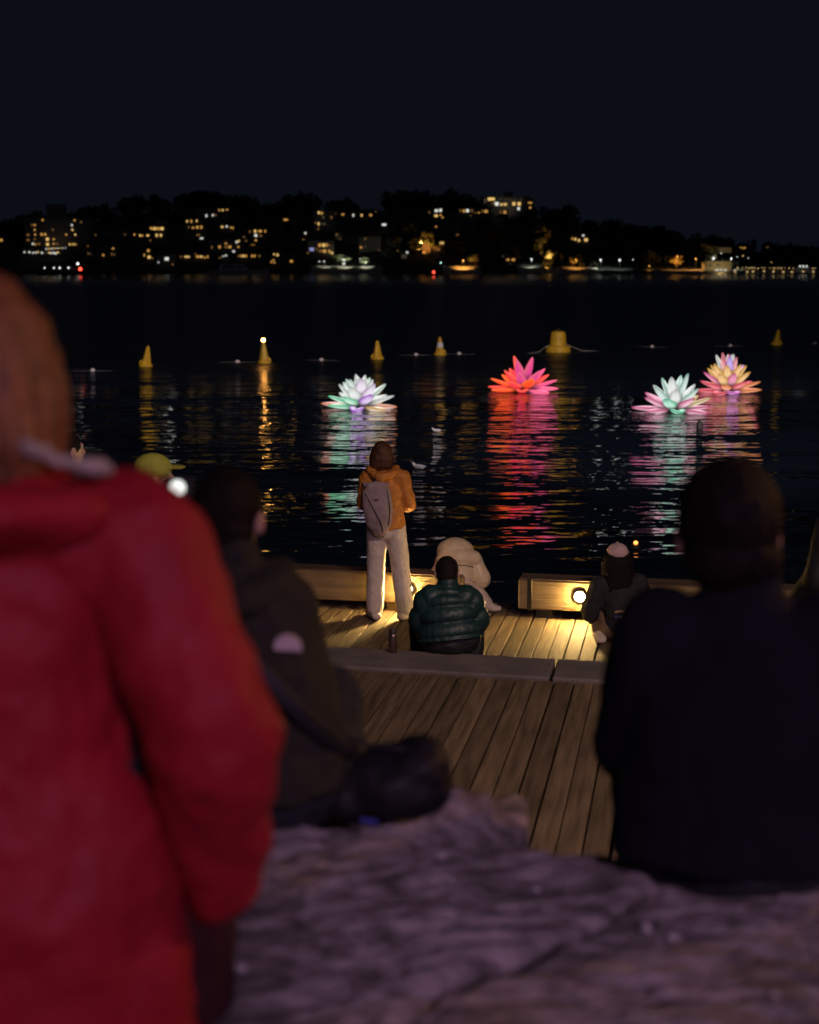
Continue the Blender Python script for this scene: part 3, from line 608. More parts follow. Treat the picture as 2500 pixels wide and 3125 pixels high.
MB().lathe([(.42, .3), (.37, .85), (.34, .98), (.2, 1.03), (.02, 1.05)], n=28).build('drum', YEL, e)
MB().sweep([(-.1, 0, 1.03), (-.05, 0, 1.12), (.05, 0, 1.12), (.1, 0, 1.03)], [.02] * 4, n=6, right=(0, 1, 0)).build('lifting_eye', POSTM, e.children[-1])
for q in ([(-.45, -.3, .36), (-.75, -.5, .22), (-1.0, -.8, .06), (-1.45, -1.2, .0), (-2.0, -1.5, -.03)], [(.45, 0, .36), (.8, .2, .2), (1.3, .4, .04), (2.2, .9, -.02)]):
    MB().sweep(q, [.022] * len(q), n=6, right=(0, 1, 0)).build('rope', ROPE, e, smooth=True)
for (x, y, lb) in ((195, 781, 'between the red coat and the leaning buoy'), (500, 763, 'close to the buoy with the lit beacon'), (677, 759, 'behind the glaring white lotus'), (876, 748, 'between the unlit cone buoy and the banded buoy'),
                   (967, 746, 'between the banded buoy and the drum mooring buoy'), (1373, 731, 'between the drum mooring buoy and the tallest lotus'), (1538, 729, 'just behind the tip of the tallest lotus'), (1716, 724, 'past the small leaning buoy beyond the tallest lotus')):
    p = onz(*disp(x, y), WZ); e = tag(empty('line_float', p, random.uniform(-.5, .5)), 'small white line float ' + lb, 'float', 'white line floats')
    MB().ell((0, 0, .02), (.11, .11, .10), nu=12, nv=8).build('ball', FLT, e, smooth=True)
    MB().sweep([(-.8, 0, .0), (-.4, .03, .002), (-.1, 0, .01), (.1, 0, .01), (.45, .05, .002), (.8, .1, .0)], [.006] * 6, n=5, right=(0, 0, 1)).build('line', ROPE, e)
p = onz(2135, 1308, WZ); e = tag(empty('channel_stake', p), 'short dark float post on the water before the two right lotus lights', 'float')
MB().lathe([(.07, -.3), (.09, .03), (.08, .16), (.04, .2)], n=12).build('post', mat('dark_post', (.02, .02, .02), .6), e)
p = onz(1940, 1672, WZ); e = tag(empty('marker_light', p), 'tiny orange marker light on the water beside the capped woman', 'marker light')
MB().lathe([(.06, -.08), (.09, .0), (.06, .05)], n=12).build('float', POSTM, e); MB().ell((0, 0, .08), (.035, .035, .03), nu=10, nv=6).build('bulb', glow('marker_orange', (1, .28, .05), 3.5), e)
# gulls
def gull(x, y, rz, label, k=1.0):
    p = onz(x, y, WZ); e = tag(empty('gull', p, rz), label, 'gull'); e.scale = (k, k, k)
    b = MB().sweep([(-.19, 0, .06), (-.1, 0, .06), (.05, 0, .07), (.13, 0, .10), (.16, 0, .15), (.21, 0, .165)], [.012, .05, .062, .05, .035, .02], right=(0, 1, 0), n=10)
    b.sweep([(.2, 0, .165), (.25, 0, .155)], [.012, .004], n=6, right=(0, 1, 0)); blob(b, 'body', mat('gull_white', (.42, .42, .42), .8, .1, 20), e, .008, 1)
    for s in (-1, 1): MB().sweep([(.06, s * .05, .09), (-.08, s * .05, .09), (-.24, s * .015, .09)], [(.045, .012), (.04, .01), (.01, .005)], right=(0, 0, 1), n=8).build('wing', mat('gull_grey', (.35, .35, .38), .8), e, smooth=True)
gull(1277, 1432, 2.6, 'white gull sitting on the dark water right of the standing woman', .75)
gull(1332, 1318, 2.9, 'tiny pale gull far out between the white and red lotus lights', .55)

# ================================================================== timber deck, stone seat step, bench beams
AZ = R(11.15); U = V((math.cos(AZ), -math.sin(AZ), 0)); VV = V((math.sin(AZ), math.cos(AZ), 0))
ZU = 0.48
O = onz(1600, 2004, ZU + .02); O = V((O.x, O.y, 0))
def duv(p): d = V((p[0] - O.x, p[1] - O.y, 0)); return d.dot(U), d.dot(VV)
def dk(u, v, z=0.0): return O + U * u + VV * v + V((0, 0, z))
def deck_root(name, z): o = empty(name, (O.x, O.y, z), -AZ); return o
vn = duv(onz(1600, 2063, ZU + .02))[1]          # near edge of the stone step
vb = duv(onz(1600, 1863, .07))[1]               # front of the bench beams
vf = duv(onz(1560, 1840, 0))[1]                 # outer edge of the deck
PLK = mat('deck_plank', (0.145, 0.102, 0.063), .75, .40, 3.0, .004, 14, .2, stretch=(9, .7, 4), rnd=.28)
JOI = mat('deck_joist', (.05, .035, .025), .9)
PI_ = .134
def planks(name, z, v0, v1, n0, n1, label):
    b = MB().box((((n0 + n1) / 2) * PI_, (v0 + v1) / 2, -.13), ((n1 - n0) * PI_, v1 - v0 - .04, .14)).build(name, JOI, None, (O.x, O.y, z)); b.rotation_euler = (0, 0, -AZ)
    tag(b, kind='structure')
    mes = [MB().box((0, (v0 + v1) / 2, -.0225), (PI_ - random.uniform(.008, .013), v1 - v0, .045), None, .005).mesh('plank', PLK) for _ in range(4)]
    for i in range(n0, n1):
        o = bpy.data.objects.new('plank', random.choice(mes)); C.objects.link(o); o.parent = b
        o.location = ((i + .5) * PI_ + random.uniform(-.002, .002), random.uniform(-.006, .0), random.uniform(-.004, .0)); o.rotation_euler = (random.uniform(-.0006, .0006), random.uniform(-.012, .012), random.uniform(-.0008, .0008))
    return b
planks('lower_deck', 0, -.25, vf, -52, 46, '')
planks('upper_deck', ZU, -7.6, vn - .008, -44, 40, '')
STN = mat('step_stone', (.14, .118, .115), .85, .22, 5, .006, 40)
st = MB().box((0, vn / 2, ZU / 2 - .2), (13.4, -vn - .10, ZU + .30)).build('stone_step', mat('step_core', (.15, .14, .13), .9), None, (O.x, O.y, 0)); st.rotation_euler = (0, 0, -AZ); tag(st, kind='structure')
uj = duv(onz(1697, 2015, ZU + .02))[0]
for k in range(-4, 4):
    u0, u1 = uj + k * 1.98 - 0 + .012, uj + (k + 1) * 1.98 - .012
    MB().box(((u0 + u1) / 2, vn / 2, ZU - .07), (u1 - u0, -vn, .18), None, .012).build('slab', STN, st)
TIM = mat('bench_timber', (.24, .17, .09), .7, .4, 2.0, .006, 10, .3, stretch=(.5, 5, 7))
TIMD = mat('bench_steel', (.03, .028, .026), .5, metal=.5)
LENS = glow('deck_lamp_lens', (1.0, .66, .22), 1500.0)
def beam(label, u0, u1, lamps, feet, straps):
    e = empty('bench_beam', dk((u0 + u1) / 2, vb, 0), -AZ); tag(e, label, 'bench')
    L = u1 - u0; MB().box((0, .125, .225), (L, .25, .29), None, .014).build('timber', TIM, e)
    MB().box((0, .125, .376), (L - .03, .24, .012), None, .004).build('top_board', mat('bench_top', (.13, .085, .06), .6, .3, 2, stretch=(.5, 4, 4)), e)
    for f in feet: MB().box((f - (u0 + u1) / 2, .13, .04), (.16, .2, .08)).build('foot', TIM if label.startswith('long') else TIMD, e)
    for f in straps: MB().box((f - (u0 + u1) / 2, .12, .226), (.045, .27, .302), None, .003).build('strap', TIMD, e)
    for f in lamps:
        q = f - (u0 + u1) / 2
        lm = MB().lathe([(.062, 0), (.062, .02), (.05, .028), (.046, .028)], n=24).build('deck_lamp', TIMD, e, (q, 0, .235)); lm.rotation_euler = (math.pi / 2, 0, 0)
        MB().lathe([(.046, 0), (.046, .032), (.04, .042), (.022, .05), (.004, .052)], n=24).build('lens', LENS, lm, smooth=True)
    return e
def ub(x, z=.235, y=1819): 
    d = ray(x, y); n_ = VV; t = (dk(0, vb) - CAM).dot(n_) / d.dot(n_); return duv(CAM + d * t)[0]
ul = ub(1770); ul2 = ub(1245, y=1812); ur0 = ub(1581); ule = ub(1415, y=1850)
beam('short timber bench beam with a bright round lamp under the capped woman', ur0, ur0 + 3.9, [ul], [ur0 + .25, ur0 + 1.0, ur0 + 2.6, ur0 + 3.6], [ur0 + .11])
beam('long timber bench beam on the deck edge behind the standing woman', ule - 6.0, ule, [ul2], [ule - .06 - .62, ule - 2.2, ule - 4.2, ule - 5.8], [])
# metal flask on the step
p = onz(1199, 1991, ZU + .02); e = tag(empty('flask', p), 'slim metal drinking flask standing on the stone step', 'flask')
MB().lathe([(.028, 0), (.031, .006), (.031, .128), (.027, .138), (.025, .140)], n=24).build('bottle', mat('flask_metal', (.25, .17, .16), .28, metal=.9), e, smooth=True)
MB().lathe([(.025, .14), (.026, .145), (.026, .176), (.022, .18)], n=24).build('cap', mat('flask_cap', (.06, .05, .055), .4, metal=.4), e, smooth=True)

# ================================================================== foreground sandstone and terrace
ZR = 2.10
EDGE = [(-3.5, 3.25), (-.62, 3.10), (-.28, 3.0), (0.0, 2.90), (.10, 2.88), (.24, 2.88), (.37, 2.84), (.55, 2.82), (.9, 2.86), (2.2, 2.9), (3.5, 3.0)]
ex, ey = zip(*EDGE)
def rock_h(x, y):
    n1 = mnoise.fractal(V((x * 1.3, y * 1.3, 3.1)), 1.0, 2.0, 5) * .022
    d = (y * 1.0 - (.55 - .5 * min(max(x, 0), 1)) * x); st_ = mnoise.noise(V((d * 13 + mnoise.noise(V((x * 2, y * 2, 0))) * 1.2, (x + y * .4) * 1.9, 0.0))); 
    st2 = mnoise.noise(V((d * 30 + mnoise.noise(V((x * 3, y * 3, 2))) * 1.5, (x + y * .4) * 3.6, 4.0)))
    pit = mnoise.noise(V((x * 9, y * 12, 7)))
    s = -.03 * max(0, st_ - .12) + .003 * st_ - .06 * max(0, st2 - .10) - .05 * max(0, mnoise.noise(V((d * 42 + x * 3, (x + y * .4) * 8.5, 9.0))) - .15) - .03 * max(0, pit - .35) + .006 * mnoise.fractal(V((x * 9, y * 20, 1)), .9, 2, 4)
    a, b = V((.36, 2.50)), V((-.08, 2.05))
    pt = V((x, y)); ab = b - a; t = max(-.3, min(1.6, (pt - a).dot(ab) / ab.length_squared)); dd = (pt - a - ab * t).length + .02 * mnoise.noise(V((x * 8, y * 8, 5)))
    crack = -.035 * math.exp(-(max(dd, 0) / .014) ** 2)
    return ZR + n1 + s + crack - .03 * max(0, x - .3)
vs, fs = [], []
xs = np.concatenate([np.linspace(-3.5, -.75, 16, endpoint=False), np.linspace(-.75, 1.25, 330), np.linspace(1.27, 3.5, 16)]); NXr = len(xs)
NR = 340
for j in range(NR + 9):
    for x in xs:
        e_ = float(np.interp(x, ex, ey)) + .05 * mnoise.noise(V((x * 5, 0, 1))) + .02 * mnoise.noise(V((x * 17, 0, 4)))
        y0 = 1.05 if x > -.33 else 2.42 + .05 * mnoise.noise(V((x * 4, 7, 1)))
        if x > -.33: y0 = 1.05 + max(0, (-.20 - x) / .13) * .9
        if j == 0: vs.append((x, y0 - .06, .3)); continue
        if j <= NR:
            t = (j - 1) / (NR - 1); y = y0 + (e_ - y0) * t
            edge = max(0, 1 - (1 - t) / .045); 
            vs.append((x, y, rock_h(x, y) - .035 * edge ** 2))
        else:
            k = (j - NR) / 8; y = e_ + .10 * math.sin(k * 2.6) + .06 * mnoise.noise(V((x * 3, k * 4, 2))) * k
            vs.append((x, y, rock_h(x, e_) - .035 - k * 1.9))
for j in range(NR + 8):
    for i in range(NXr - 1): a = j * NXr + i; fs.append((a, a + 1, a + NXr + 1, a + NXr))
RK = mat('sandstone', (.30, .27, .26), .92, .68, 11.0, .02, 48, .2, stretch=(.8, 2.2, 1))
tag(MB().add(vs, fs).build('sandstone_ledge', RK, smooth=True), 'weathered sandstone ledge with a long crack that the seated people rest on', 'rock')
# smaller block set against the ledge
bm_ = MB().ell((0, 0, 0), (.26, .19, .42), nu=40, nv=26)
bo = bm_.build('boulder', RK, None, (.05, 3.14, 1.655), smooth=True)
for v in bo.data.vertices:
    c = v.co; k = 1.0 / max(abs(c.x) / .26, abs(c.y) / .19, abs(c.z) / .42, 1e-3); f = 1 + (k - 1) * .45
    c *= f * (1 + .16 * mnoise.fractal(V(c) * 7, .8, 2, 6))
tag(bo, 'rough lower sandstone boulder wedged against the ledge beside the deck', 'rock')
bo2 = MB().box((0, 0, 0), (.9, .75, .72), None, .08).build('boulder', RK, None, (.05, 3.22, .80)); tag(bo2, 'squared sandstone block on the deck carrying the rough boulder', 'rock')
gr = MB().box((-1.2, -.8, 1.55), (9, 6.2, .2)); tag(gr.build('terrace', mat('terrace_ground', (.22, .2, .18), .95, .3, 3)), kind='structure')

# ================================================================== people
SKIN = mat('skin', (.48, .29, .21), .55, .12, 20, .001, 120)
HAIRS = {'brown': mat('hair_brown', (.075, .03, .014), .5, .5, 30, .006, 60, stretch=(3, 3, .4)), 'dark': mat('hair_dark', (.010, .007, .006), .65, .5, 30, .006, 60, .12, stretch=(3, 3, .4)),
         'ginger': mat('hair_ginger', (.22, .085, .03), .5, .55, 22, .008, 40, stretch=(3, 3, .35))}
DENIM = mat('dark_trousers', (.02, .022, .03), .85, .3, 20)
BLK = mat('black_nylon', (.012, .012, .014), .6, .3, 20, .003, 60)
def fr(fwd):                                   # head frame: columns right, forward, up
    f = V(fwd).normalized(); r = f.cross(V((0, 0, 1))).normalized(); u = r.cross(f); return Matrix((r, f, u)).transposed()
def hand(mb, w, d, nrm, curl=.5, k=1.0):
    d = V(d).normalized(); nrm = V(nrm); nrm = (nrm - d * nrm.dot(d)).normalized(); sd = d.cross(nrm); w = V(w)
    mb.sweep([w, w + d * .04 * k, w + d * .085 * k], [(.026 * k, .02 * k), (.04 * k, .017 * k), (.041 * k, .015 * k)], right=sd, n=10, sub=3)
    for i, (o, ln) in enumerate(((-.031, .066), (-.0105, .078), (.0105, .074), (.031, .058))):
        b = w + d * .085 * k + sd * o * k; a1 = curl * .6; q = b + (d * math.cos(a1) + nrm * math.sin(a1)) * ln * .5 * k; a2 = curl * 1.7
        q2 = q + (d * math.cos(a2) + nrm * math.sin(a2)) * ln * .5 * k
        mb.sweep([b, q, q2], [.0095 * k, .0088 * k, .0075 * k], right=sd, n=8, sub=2)
    b = w + d * .03 * k - sd * .032 * k; q = b + (d * .7 - sd * .75 + nrm * .25).normalized() * .038 * k; q2 = q + (d * .95 - sd * .2 + nrm * .4).normalized() * .032 * k
    mb.sweep([b, q, q2], [.013 * k, .011 * k, .009 * k], right=nrm, n=8, sub=2)
def headshape(mb, h, M, k=1.0):
    P = lambda x, y, z: V(h) + M @ V((x * k, y * k, z * k))
    E = M.to_euler()
    mb.ell(h, (.076 * k, .096 * k, .105 * k), E); mb.ell(P(0, .02, -.06), (.06 * k, .072 * k, .062 * k), E); mb.ell(P(0, .06, -.1), (.028 * k, .03 * k, .022 * k), E)
    mb.sweep([P(0, .09, .02), P(0, .112, -.03), P(0, .095, -.04)], [.010 * k, .016 * k, .012 * k], n=8, sub=3)
    for s in (-1, 1): mb.ell(P(s * .084, -.005, -.012), (.012 * k, .021 * k, .034 * k), E); mb.ell(P(s * .033, .088, .03), (.022 * k, .012 * k, .008 * k), E)
    mb.ell(P(0, .096, -.066), (.024 * k, .010 * k, .006 * k), E); mb.ell(P(0, .094, -.077), (.021 * k, .010 * k, .006 * k), E)
def lerp(a, b, t): return V(a) * (1 - t) + V(b) * t
def person(label, loc, rz, J, top=None, trousers=None, shoes=None, hair=None, fwd=(0, 1, 0), hk=1.0, vox=.010, curl=.5, extra=None):
    e = empty('person', loc, rz); tag(e, label, 'person')
    J = {k: V(v) for k, v in J.items()}; M = fr(fwd)
    rt = (J['sR'] - J['sL']).normalized()
    b = MB(); headshape(b, J['head'], M, hk)
    b.sweep([J['head'] + M @ V((0, -.015, -.05)), J['neck'], lerp(J['neck'], J['chest'], .4)], [.052, .054, .07], n=12, sub=3)
    b.sweep([lerp(J['pel'], J['chest'], -.15), J['pel'], lerp(J['pel'], J['chest'], .5), J['chest'], lerp(J['chest'], J['neck'], .6), J['neck']], [(.10, .08), (.14, .10), (.12, .085), (.145, .10), (.13, .07), (.05, .05)], right=rt)
    for s in 'LR':
        b.sweep([lerp(J['s' + s], J['chest'], .2), J['s' + s], lerp(J['s' + s], J['e' + s], .5), J['e' + s], lerp(J['e' + s], J['w' + s], .35), J['w' + s]], [.05, .05, .044, .037, .039, .025], right=(.3, .2, 1), n=10, sub=3)
        d = J.get('d' + s, J['w' + s] - J['e' + s]); hand(b, J['w' + s], d, J.get('n' + s, V((0, 0, -1)) if abs(d.normalized().z) < .8 else V((0, 1, 0))), curl)
        b.sweep([lerp(J['h' + s], J['pel'], .3), J['h' + s], lerp(J['h' + s], J['k' + s], .5), J['k' + s], lerp(J['k' + s], J['a' + s], .35), J['a' + s]], [.075, .075, .066, .05, .048, .034], right=(1, 0, .2), n=10, sub=3)
        t = J['t' + s]; b.sweep([J['a' + s] + V((0, 0, -.02)), lerp(J['a' + s], t, .5) + V((0, 0, -.02)), t], [.035, .034, .026], n=8, sub=2)
    bd = blob(b, 'body', SKIN, e, vox * .85, 1)
    for s in (-1, 1): MB().ell(J['head'] + M @ V((s * .033 * hk, .083 * hk, .016 * hk)), (.012, .012, .012), nu=10, nv=6).build('eye', mat('eye', (.5, .48, .45), .2), bd, smooth=True)
    if trousers:
        m, r1, r2, r3 = trousers; t = MB()
        t.sweep([J['hL'] + (J['hL'] - J['hR']) * .02, lerp(J['hL'], J['hR'], .5), J['hR'] + (J['hR'] - J['hL']) * .02], [(r1 * 1.0, r1 * 1.05)] * 3, right=(0, 1, 0))
        t.sweep([lerp(J['hL'], J['hR'], .5) + V((0, 0, -.02)), J['pel'] + V((0, 0, .06))], [(r1 * 1.5, r1 * 1.12), (.13, .10)], right=rt)
        for s in 'LR': t.sweep([J['h' + s], lerp(J['h' + s], J['k' + s], .5), J['k' + s], lerp(J['k' + s], J['a' + s], .5), lerp(J['k' + s], J['a' + s], .97)], [r1, (r1 + r2) / 2, r2, (r2 + r3) / 2, r3], right=(1, 0, .2), n=14)
        blob(t, 'trousers', m, e, vox, 2, .015, .07)
    if shoes:
        for s in 'LR':
            q = MB(); a = J['a' + s]; t = J['t' + s]; d = (t - a); d.z = 0; d.normalize(); z = t.z
            q.sweep([V((a.x, a.y, z + .008)) - d * .06, V((a.x, a.y, z + .01)) + d * .05, V((t.x, t.y, z + .0)), V((t.x, t.y, z)) + d * .05], [(.05, .042), (.055, .05), (.056, .04), (.042, .028)], right=d.cross(V((0, 0, 1))), n=12)
            q.cap_(V((a.x, a.y, z + .02)), .042, V((a.x, a.y, z + .09)), .042); blob(q, 'shoe', shoes, e, .009, 2)
    if top:
        m, T = top['m'], top['torso']; t = MB(); bul = top.get('bul')
        hem = lerp(J['pel'], J['chest'], top.get('hem', -.25)); path = [hem, J['pel'], lerp(J['pel'], J['chest'], .5), J['chest'], lerp(J['chest'], J['neck'], .62), lerp(J['chest'], J['neck'], 1.05)]
        t.sweep(path, T, right=rt, n=24, sub=8, bul=bul, flat=True)
        sr = top['sleeve']
        for s in 'LR':
            tt_ = MB() if top.get('sep') else t
            tt_.sweep([lerp(J['s' + s], J['chest'], .35), J['s' + s], lerp(J['s' + s], J['e' + s], .5), J['e' + s], lerp(J['e' + s], J['w' + s], .5), lerp(J['e' + s], J['w' + s], .93)], [sr[0], sr[0], (sr[0] + sr[1]) / 2, sr[1], (sr[1] + sr[2]) / 2, sr[2]], right=(.3, .2, 1), n=16, sub=8, bul=top.get('sbul', bul))
            if top.get('sep'): blob(tt_, 'sleeve', m, e, vox, 2, top.get('wr', .014) * .6, .07)
        if top.get('collar'): c_, h_ = top['collar']; t.sweep([J['neck'] + V((0, 0, -.05)), J['neck'] + V((0, -.005, h_))], [(c_ * 1.15, c_ * 1.1), (c_, c_ * .95)], right=rt, n=20)
        if top.get('add'): top['add'](t, J)
        blob(t, top.get('name', 'jacket'), m, e, vox * top.get('vk', 1.0), top.get('sm', 2), top.get('wr', .014), top.get('ws', .10))
    if hair:
        hm, style = hair; t = MB(); P = lambda x, y, z: J['head'] + M @ V((x * hk, y * hk, z * hk)); E = M.to_euler()
        t.ell(P(0, -.012, .022), (.088 * hk, .102 * hk, .10 * hk), E)
        if style == 'thick':
            t.ell(P(0, -.015, .03), (.094 * hk, .115 * hk, .108 * hk), E); t.ell(P(0, -.05, -.045), (.09 * hk, .07 * hk, .06 * hk), E)
        if style == 'short': t.ell(P(0, -.035, -.03), (.08 * hk, .075 * hk, .075 * hk), E)
        if style in ('bob', 'long'):
            ln = -.14 if style == 'bob' else -.30
            wk = 1.0 if style == 'bob' else 1.25
            t.sweep([P(0, -.02, .03), P(0, -.035, -.05), P(0, -.045, ln * .8), P(0, -.05, ln)], [(.09 * hk, .085 * hk), (.103 * wk * hk, .082 * hk), (.108 * wk * hk, .07 * hk), (.09 * wk * hk, .045 * hk)], right=M @ V((1, 0, 0)), n=22)
            for s in (-1, 1): t.sweep([P(s * .06, .03, .05), P(s * .085, .035, -.04), P(s * .088, .03, ln * .9)], [.025, .025, .018], n=10)
            for k in range(26):
                a = random.uniform(2.7, 6.7); rr_ = .098 * hk; x, y = math.cos(a), math.sin(a) * .8
                t.sweep([P(x * .085, y * .08 - .01, .05), P(x * .1 * wk + random.uniform(-.01, .01), y * .085 - .02, -.05), P(x * .104 * wk + random.uniform(-.015, .015), y * .08 - .03, ln * random.uniform(.85, 1.1))], [.012, .014 * wk, .006], n=6, sub=3)
        blob(t, 'hair', hm, e, vox * .8, 1, .012 if style != 'short' else .008, .025)
    if extra: extra(e, J, M)
    return e
def stand(sx=0.0, **k):
    J = dict(pel=(0, 0, .93), chest=(0, .0, 1.24), neck=(0, 0, 1.43), head=(0, .02, 1.575), sL=(-.17, 0, 1.37), sR=(.17, 0, 1.37), eL=(-.24, .01, 1.10), eR=(.24, .01, 1.10), wL=(-.22, .16, .93), wR=(.22, .16, .93),
             hL=(-.09, 0, .88), hR=(.09, 0, .88), kL=(-.10, .01, .48), kR=(.10, .01, .48), aL=(-.11, 0, .09), aR=(.11, 0, .09), tL=(-.13, .13, .03), tR=(.13, .13, .03))
    J.update(k); return J
def sit(**k):
    J = dict(pel=(0, .0, .13), chest=(0, .05, .42), neck=(0, .10, .585), head=(0, .14, .72), sL=(-.18, .06, .53), sR=(.18, .06, .53), eL=(-.25, .14, .28), eR=(.25, .14, .28), wL=(-.10, .36, .24), wR=(.10, .36, .24),
             hL=(-.10, .03, .10), hR=(.10, .03, .10), kL=(-.16, .44, .13), kR=(.16, .44, .13), aL=(-.14, .50, -.34), aR=(.14, .50, -.34), tL=(-.16, .63, -.40), tR=(.16, .63, -.40))
    J.update(k); return J
# ---- standing woman in the orange jacket
ORJ = mat('orange_shell', (.50, .19, .035), .55, .18, 9, .006, 18)
PALE = mat('pale_jeans', (.66, .57, .50), .85, .12, 12, .004, 40)
CRM = mat('cream_shoe', (.62, .52, .44), .7, .15, 12)
p = onz(*disp(815, 1304), 0)
Jw = stand(pel=(-.005, 0, .95), chest=(-.015, .0, 1.22), neck=(-.03, .02, 1.42), head=(-.045, .04, 1.575), sL=(-.175, .0, 1.36), sR=(.145, .0, 1.36), eL=(-.215, .04, 1.10), eR=(.205, .03, 1.09), wL=(-.08, .25, 1.16), wR=(.06, .25, 1.16),
           hL=(-.09, 0, .87), hR=(.085, 0, .87), kL=(-.105, .01, .48), kR=(.13, .01, .48), aL=(-.115, 0, .09), aR=(.17, .0, .09), tL=(-.16, .11, .035), tR=(.225, .10, .035))
def hood(t, J):
    n_ = J['neck']
    t.sweep([n_ + V((-.125, .03, .03)), n_ + V((-.11, -.06, -.0)), n_ + V((-.02, -.115, -.055)), n_ + V((.09, -.08, -.01)), n_ + V((.12, .03, .035))], [(.022, .03), (.035, .05), (.05, .075), (.035, .055), (.022, .03)], right=(0, .4, 1), n=14)
person('woman standing in an orange hooded jacket and pale jeans, wearing a backpack', p, R(-3), Jw, dict(m=ORJ, torso=[(.182, .135), (.175, .13), (.16, .115), (.175, .12), (.15, .10), (.075, .075)], sleeve=(.078, .068, .05), hem=-.26, add=hood, wr=.026, ws=.06),
       (PALE, .098, .088, .082), CRM, (HAIRS['brown'], 'bob'), vox=.009)
# her backpack
MAU = mat('backpack_cloth', (.30, .23, .25), .7, .2, 10, .004, 25)
bp_ = empty('backpack', p + V((-.055, -.135, .84)), R(-3)); bp_.rotation_euler = (R(-2), R(-5), R(-3)); tag(bp_, 'slim greyish mauve backpack on the standing woman', 'backpack')
t = MB().sweep([(0, -.03, .03), (.0, -.04, .12), (0, -.045, .24), (0, -.035, .38), (0, -.02, .46)], [(.075, .045), (.12, .06), (.14, .07), (.135, .06), (.10, .045)], n=20)
blob(t, 'pack', MAU, bp_, .008, 2, .014, .07)
MB().sweep([(-.10, -.07, .40), (-.03, -.115, .25), (.02, -.105, .12), (.03, -.08, .04)], [.006] * 4, n=6).build('seam', BLK, bp_, smooth=True)
MB().sweep([(.10, -.06, .42), (.115, -.10, .25), (.09, -.095, .10)], [.005] * 3, n=6).build('seam', BLK, bp_, smooth=True)
MB().box((.0, -.108, .34), (.042, .006, .018), None, .002).build('logo', mat('logo_dark', (.08, .06, .08), .6), bp_)
for s in (-1, 1): MB().sweep([(s * .08, .0, .45), (s * .115, .10, .50), (s * .125, .24, .44), (s * .12, .26, .30)], [(.028, .008)] * 4, n=8, right=(1, 0, 0)).build('strap', MAU, bp_, smooth=True)
MB().sweep([(-.025, -.02, .50), (0, -.03, .535), (.025, -.02, .50)], [.007] * 3, n=6, right=(0, 1, 0)).build('haul_loop', BLK, bp_, smooth=True)

# ---- man in the green puffer sitting on the step
GRP = mat('green_puffer', (.009, .034, .034), .5, .2, 9, .006, 22, .5)
p = onz(*disp(950, 1378), ZU + .02) + V((0, .06, 0))
Jg = sit(pel=(0, .02, .12), chest=(-.02, .06, .33), neck=(-.02, .11, .45), head=(-.022, .16, .565), sL=(-.165, .07, .40), sR=(.135, .07, .40), eL=(-.22, .13, .19), eR=(.21, .13, .19), wL=(-.09, .34, .20), wR=(.08, .34, .20),
         kL=(-.2, .42, .10), kR=(.2, .42, .10), aL=(-.2, .42, -.38), aR=(.2, .42, -.38), tL=(-.22, .56, -.46), tR=(.22, .56, -.46))
person('person hunched in a dark green puffer jacket sitting on the stone step', p, R(2), Jg, dict(m=GRP, torso=[(.225, .15), (.235, .16), (.205, .15), (.195, .14), (.15, .11), (.075, .075)], sleeve=(.09, .09, .07), hem=-.12, bul=(5, .26), sbul=(5, .22), collar=(.078, .05), wr=.012, ws=.06, sm=1),
       (BLK, .12, .09, .075), BLK, (HAIRS['dark'], 'short'), fwd=(-.05, 1, -.35), vox=.010)
# ---- person in the cream puffer at the end of the long beam
WHP = mat('cream_puffer', (.74, .60, .40), .38, .08, 8, .003, 25, .4)
p = onz(*disp(968, 1288), 0) + V((0, .05, 0))
Jc = sit(pel=(.0, -.02, .25), chest=(-.01, .09, .44), neck=(-.02, .17, .555), head=(-.02, .24, .60), sL=(-.15, .09, .485), sR=(.135, .09, .495), eL=(-.205, .10, .29), eR=(.215, .06, .29), wL=(-.10, .28, .22), wR=(.10, .26, .22),
         hL=(-.08, .0, .20), hR=(.06, -.02, .20), kL=(-.14, .26, .28), kR=(.16, .05, .17), aL=(-.12, .10, .07), aR=(.24, -.02, .075), tL=(-.14, .22, .03), tR=(.33, -.05, .035))
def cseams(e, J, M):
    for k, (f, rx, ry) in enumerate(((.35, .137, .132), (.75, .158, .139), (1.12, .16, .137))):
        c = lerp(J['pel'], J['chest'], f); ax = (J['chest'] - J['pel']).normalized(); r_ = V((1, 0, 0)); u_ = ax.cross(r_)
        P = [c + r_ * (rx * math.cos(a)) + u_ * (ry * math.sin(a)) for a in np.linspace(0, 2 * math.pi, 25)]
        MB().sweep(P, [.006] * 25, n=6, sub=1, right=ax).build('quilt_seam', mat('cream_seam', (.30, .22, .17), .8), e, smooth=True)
def chood(t, J): t.ell(J['neck'] + V((-.02, -.03, .0)), (.185, .15, .135), Euler((.35, 0, 0))); t.ell(J['neck'] + V((-.02, -.09, -.04)), (.16, .09, .06), Euler((.35, 0, 0))); t.sweep([J['sL'] + V((.0, -.02, .0)), J['chest'] + V((0, -.03, .07)), J['sR'] + V((.0, -.02, .0))], [.085, .11, .085], right=(0, 1, 0))
person('person bending forward in a cream puffer jacket and pale trousers at the beam end', p, R(0), Jc, dict(m=WHP, torso=[(.12, .11), (.13, .125), (.15, .14), (.165, .14), (.145, .12), (.09, .09)], sleeve=(.078, .088, .06), hem=-.05, bul=(4, .13), sbul=(3, .12), wr=.010, ws=.07, sm=1, add=chood),
       (mat('cream_trousers', (.58, .48, .42), .7, .1, 10), .105, .08, .085), CRM, (HAIRS['dark'], 'short'), fwd=(-.2, 1, -.6), hk=.8, vox=.008, extra=cseams)
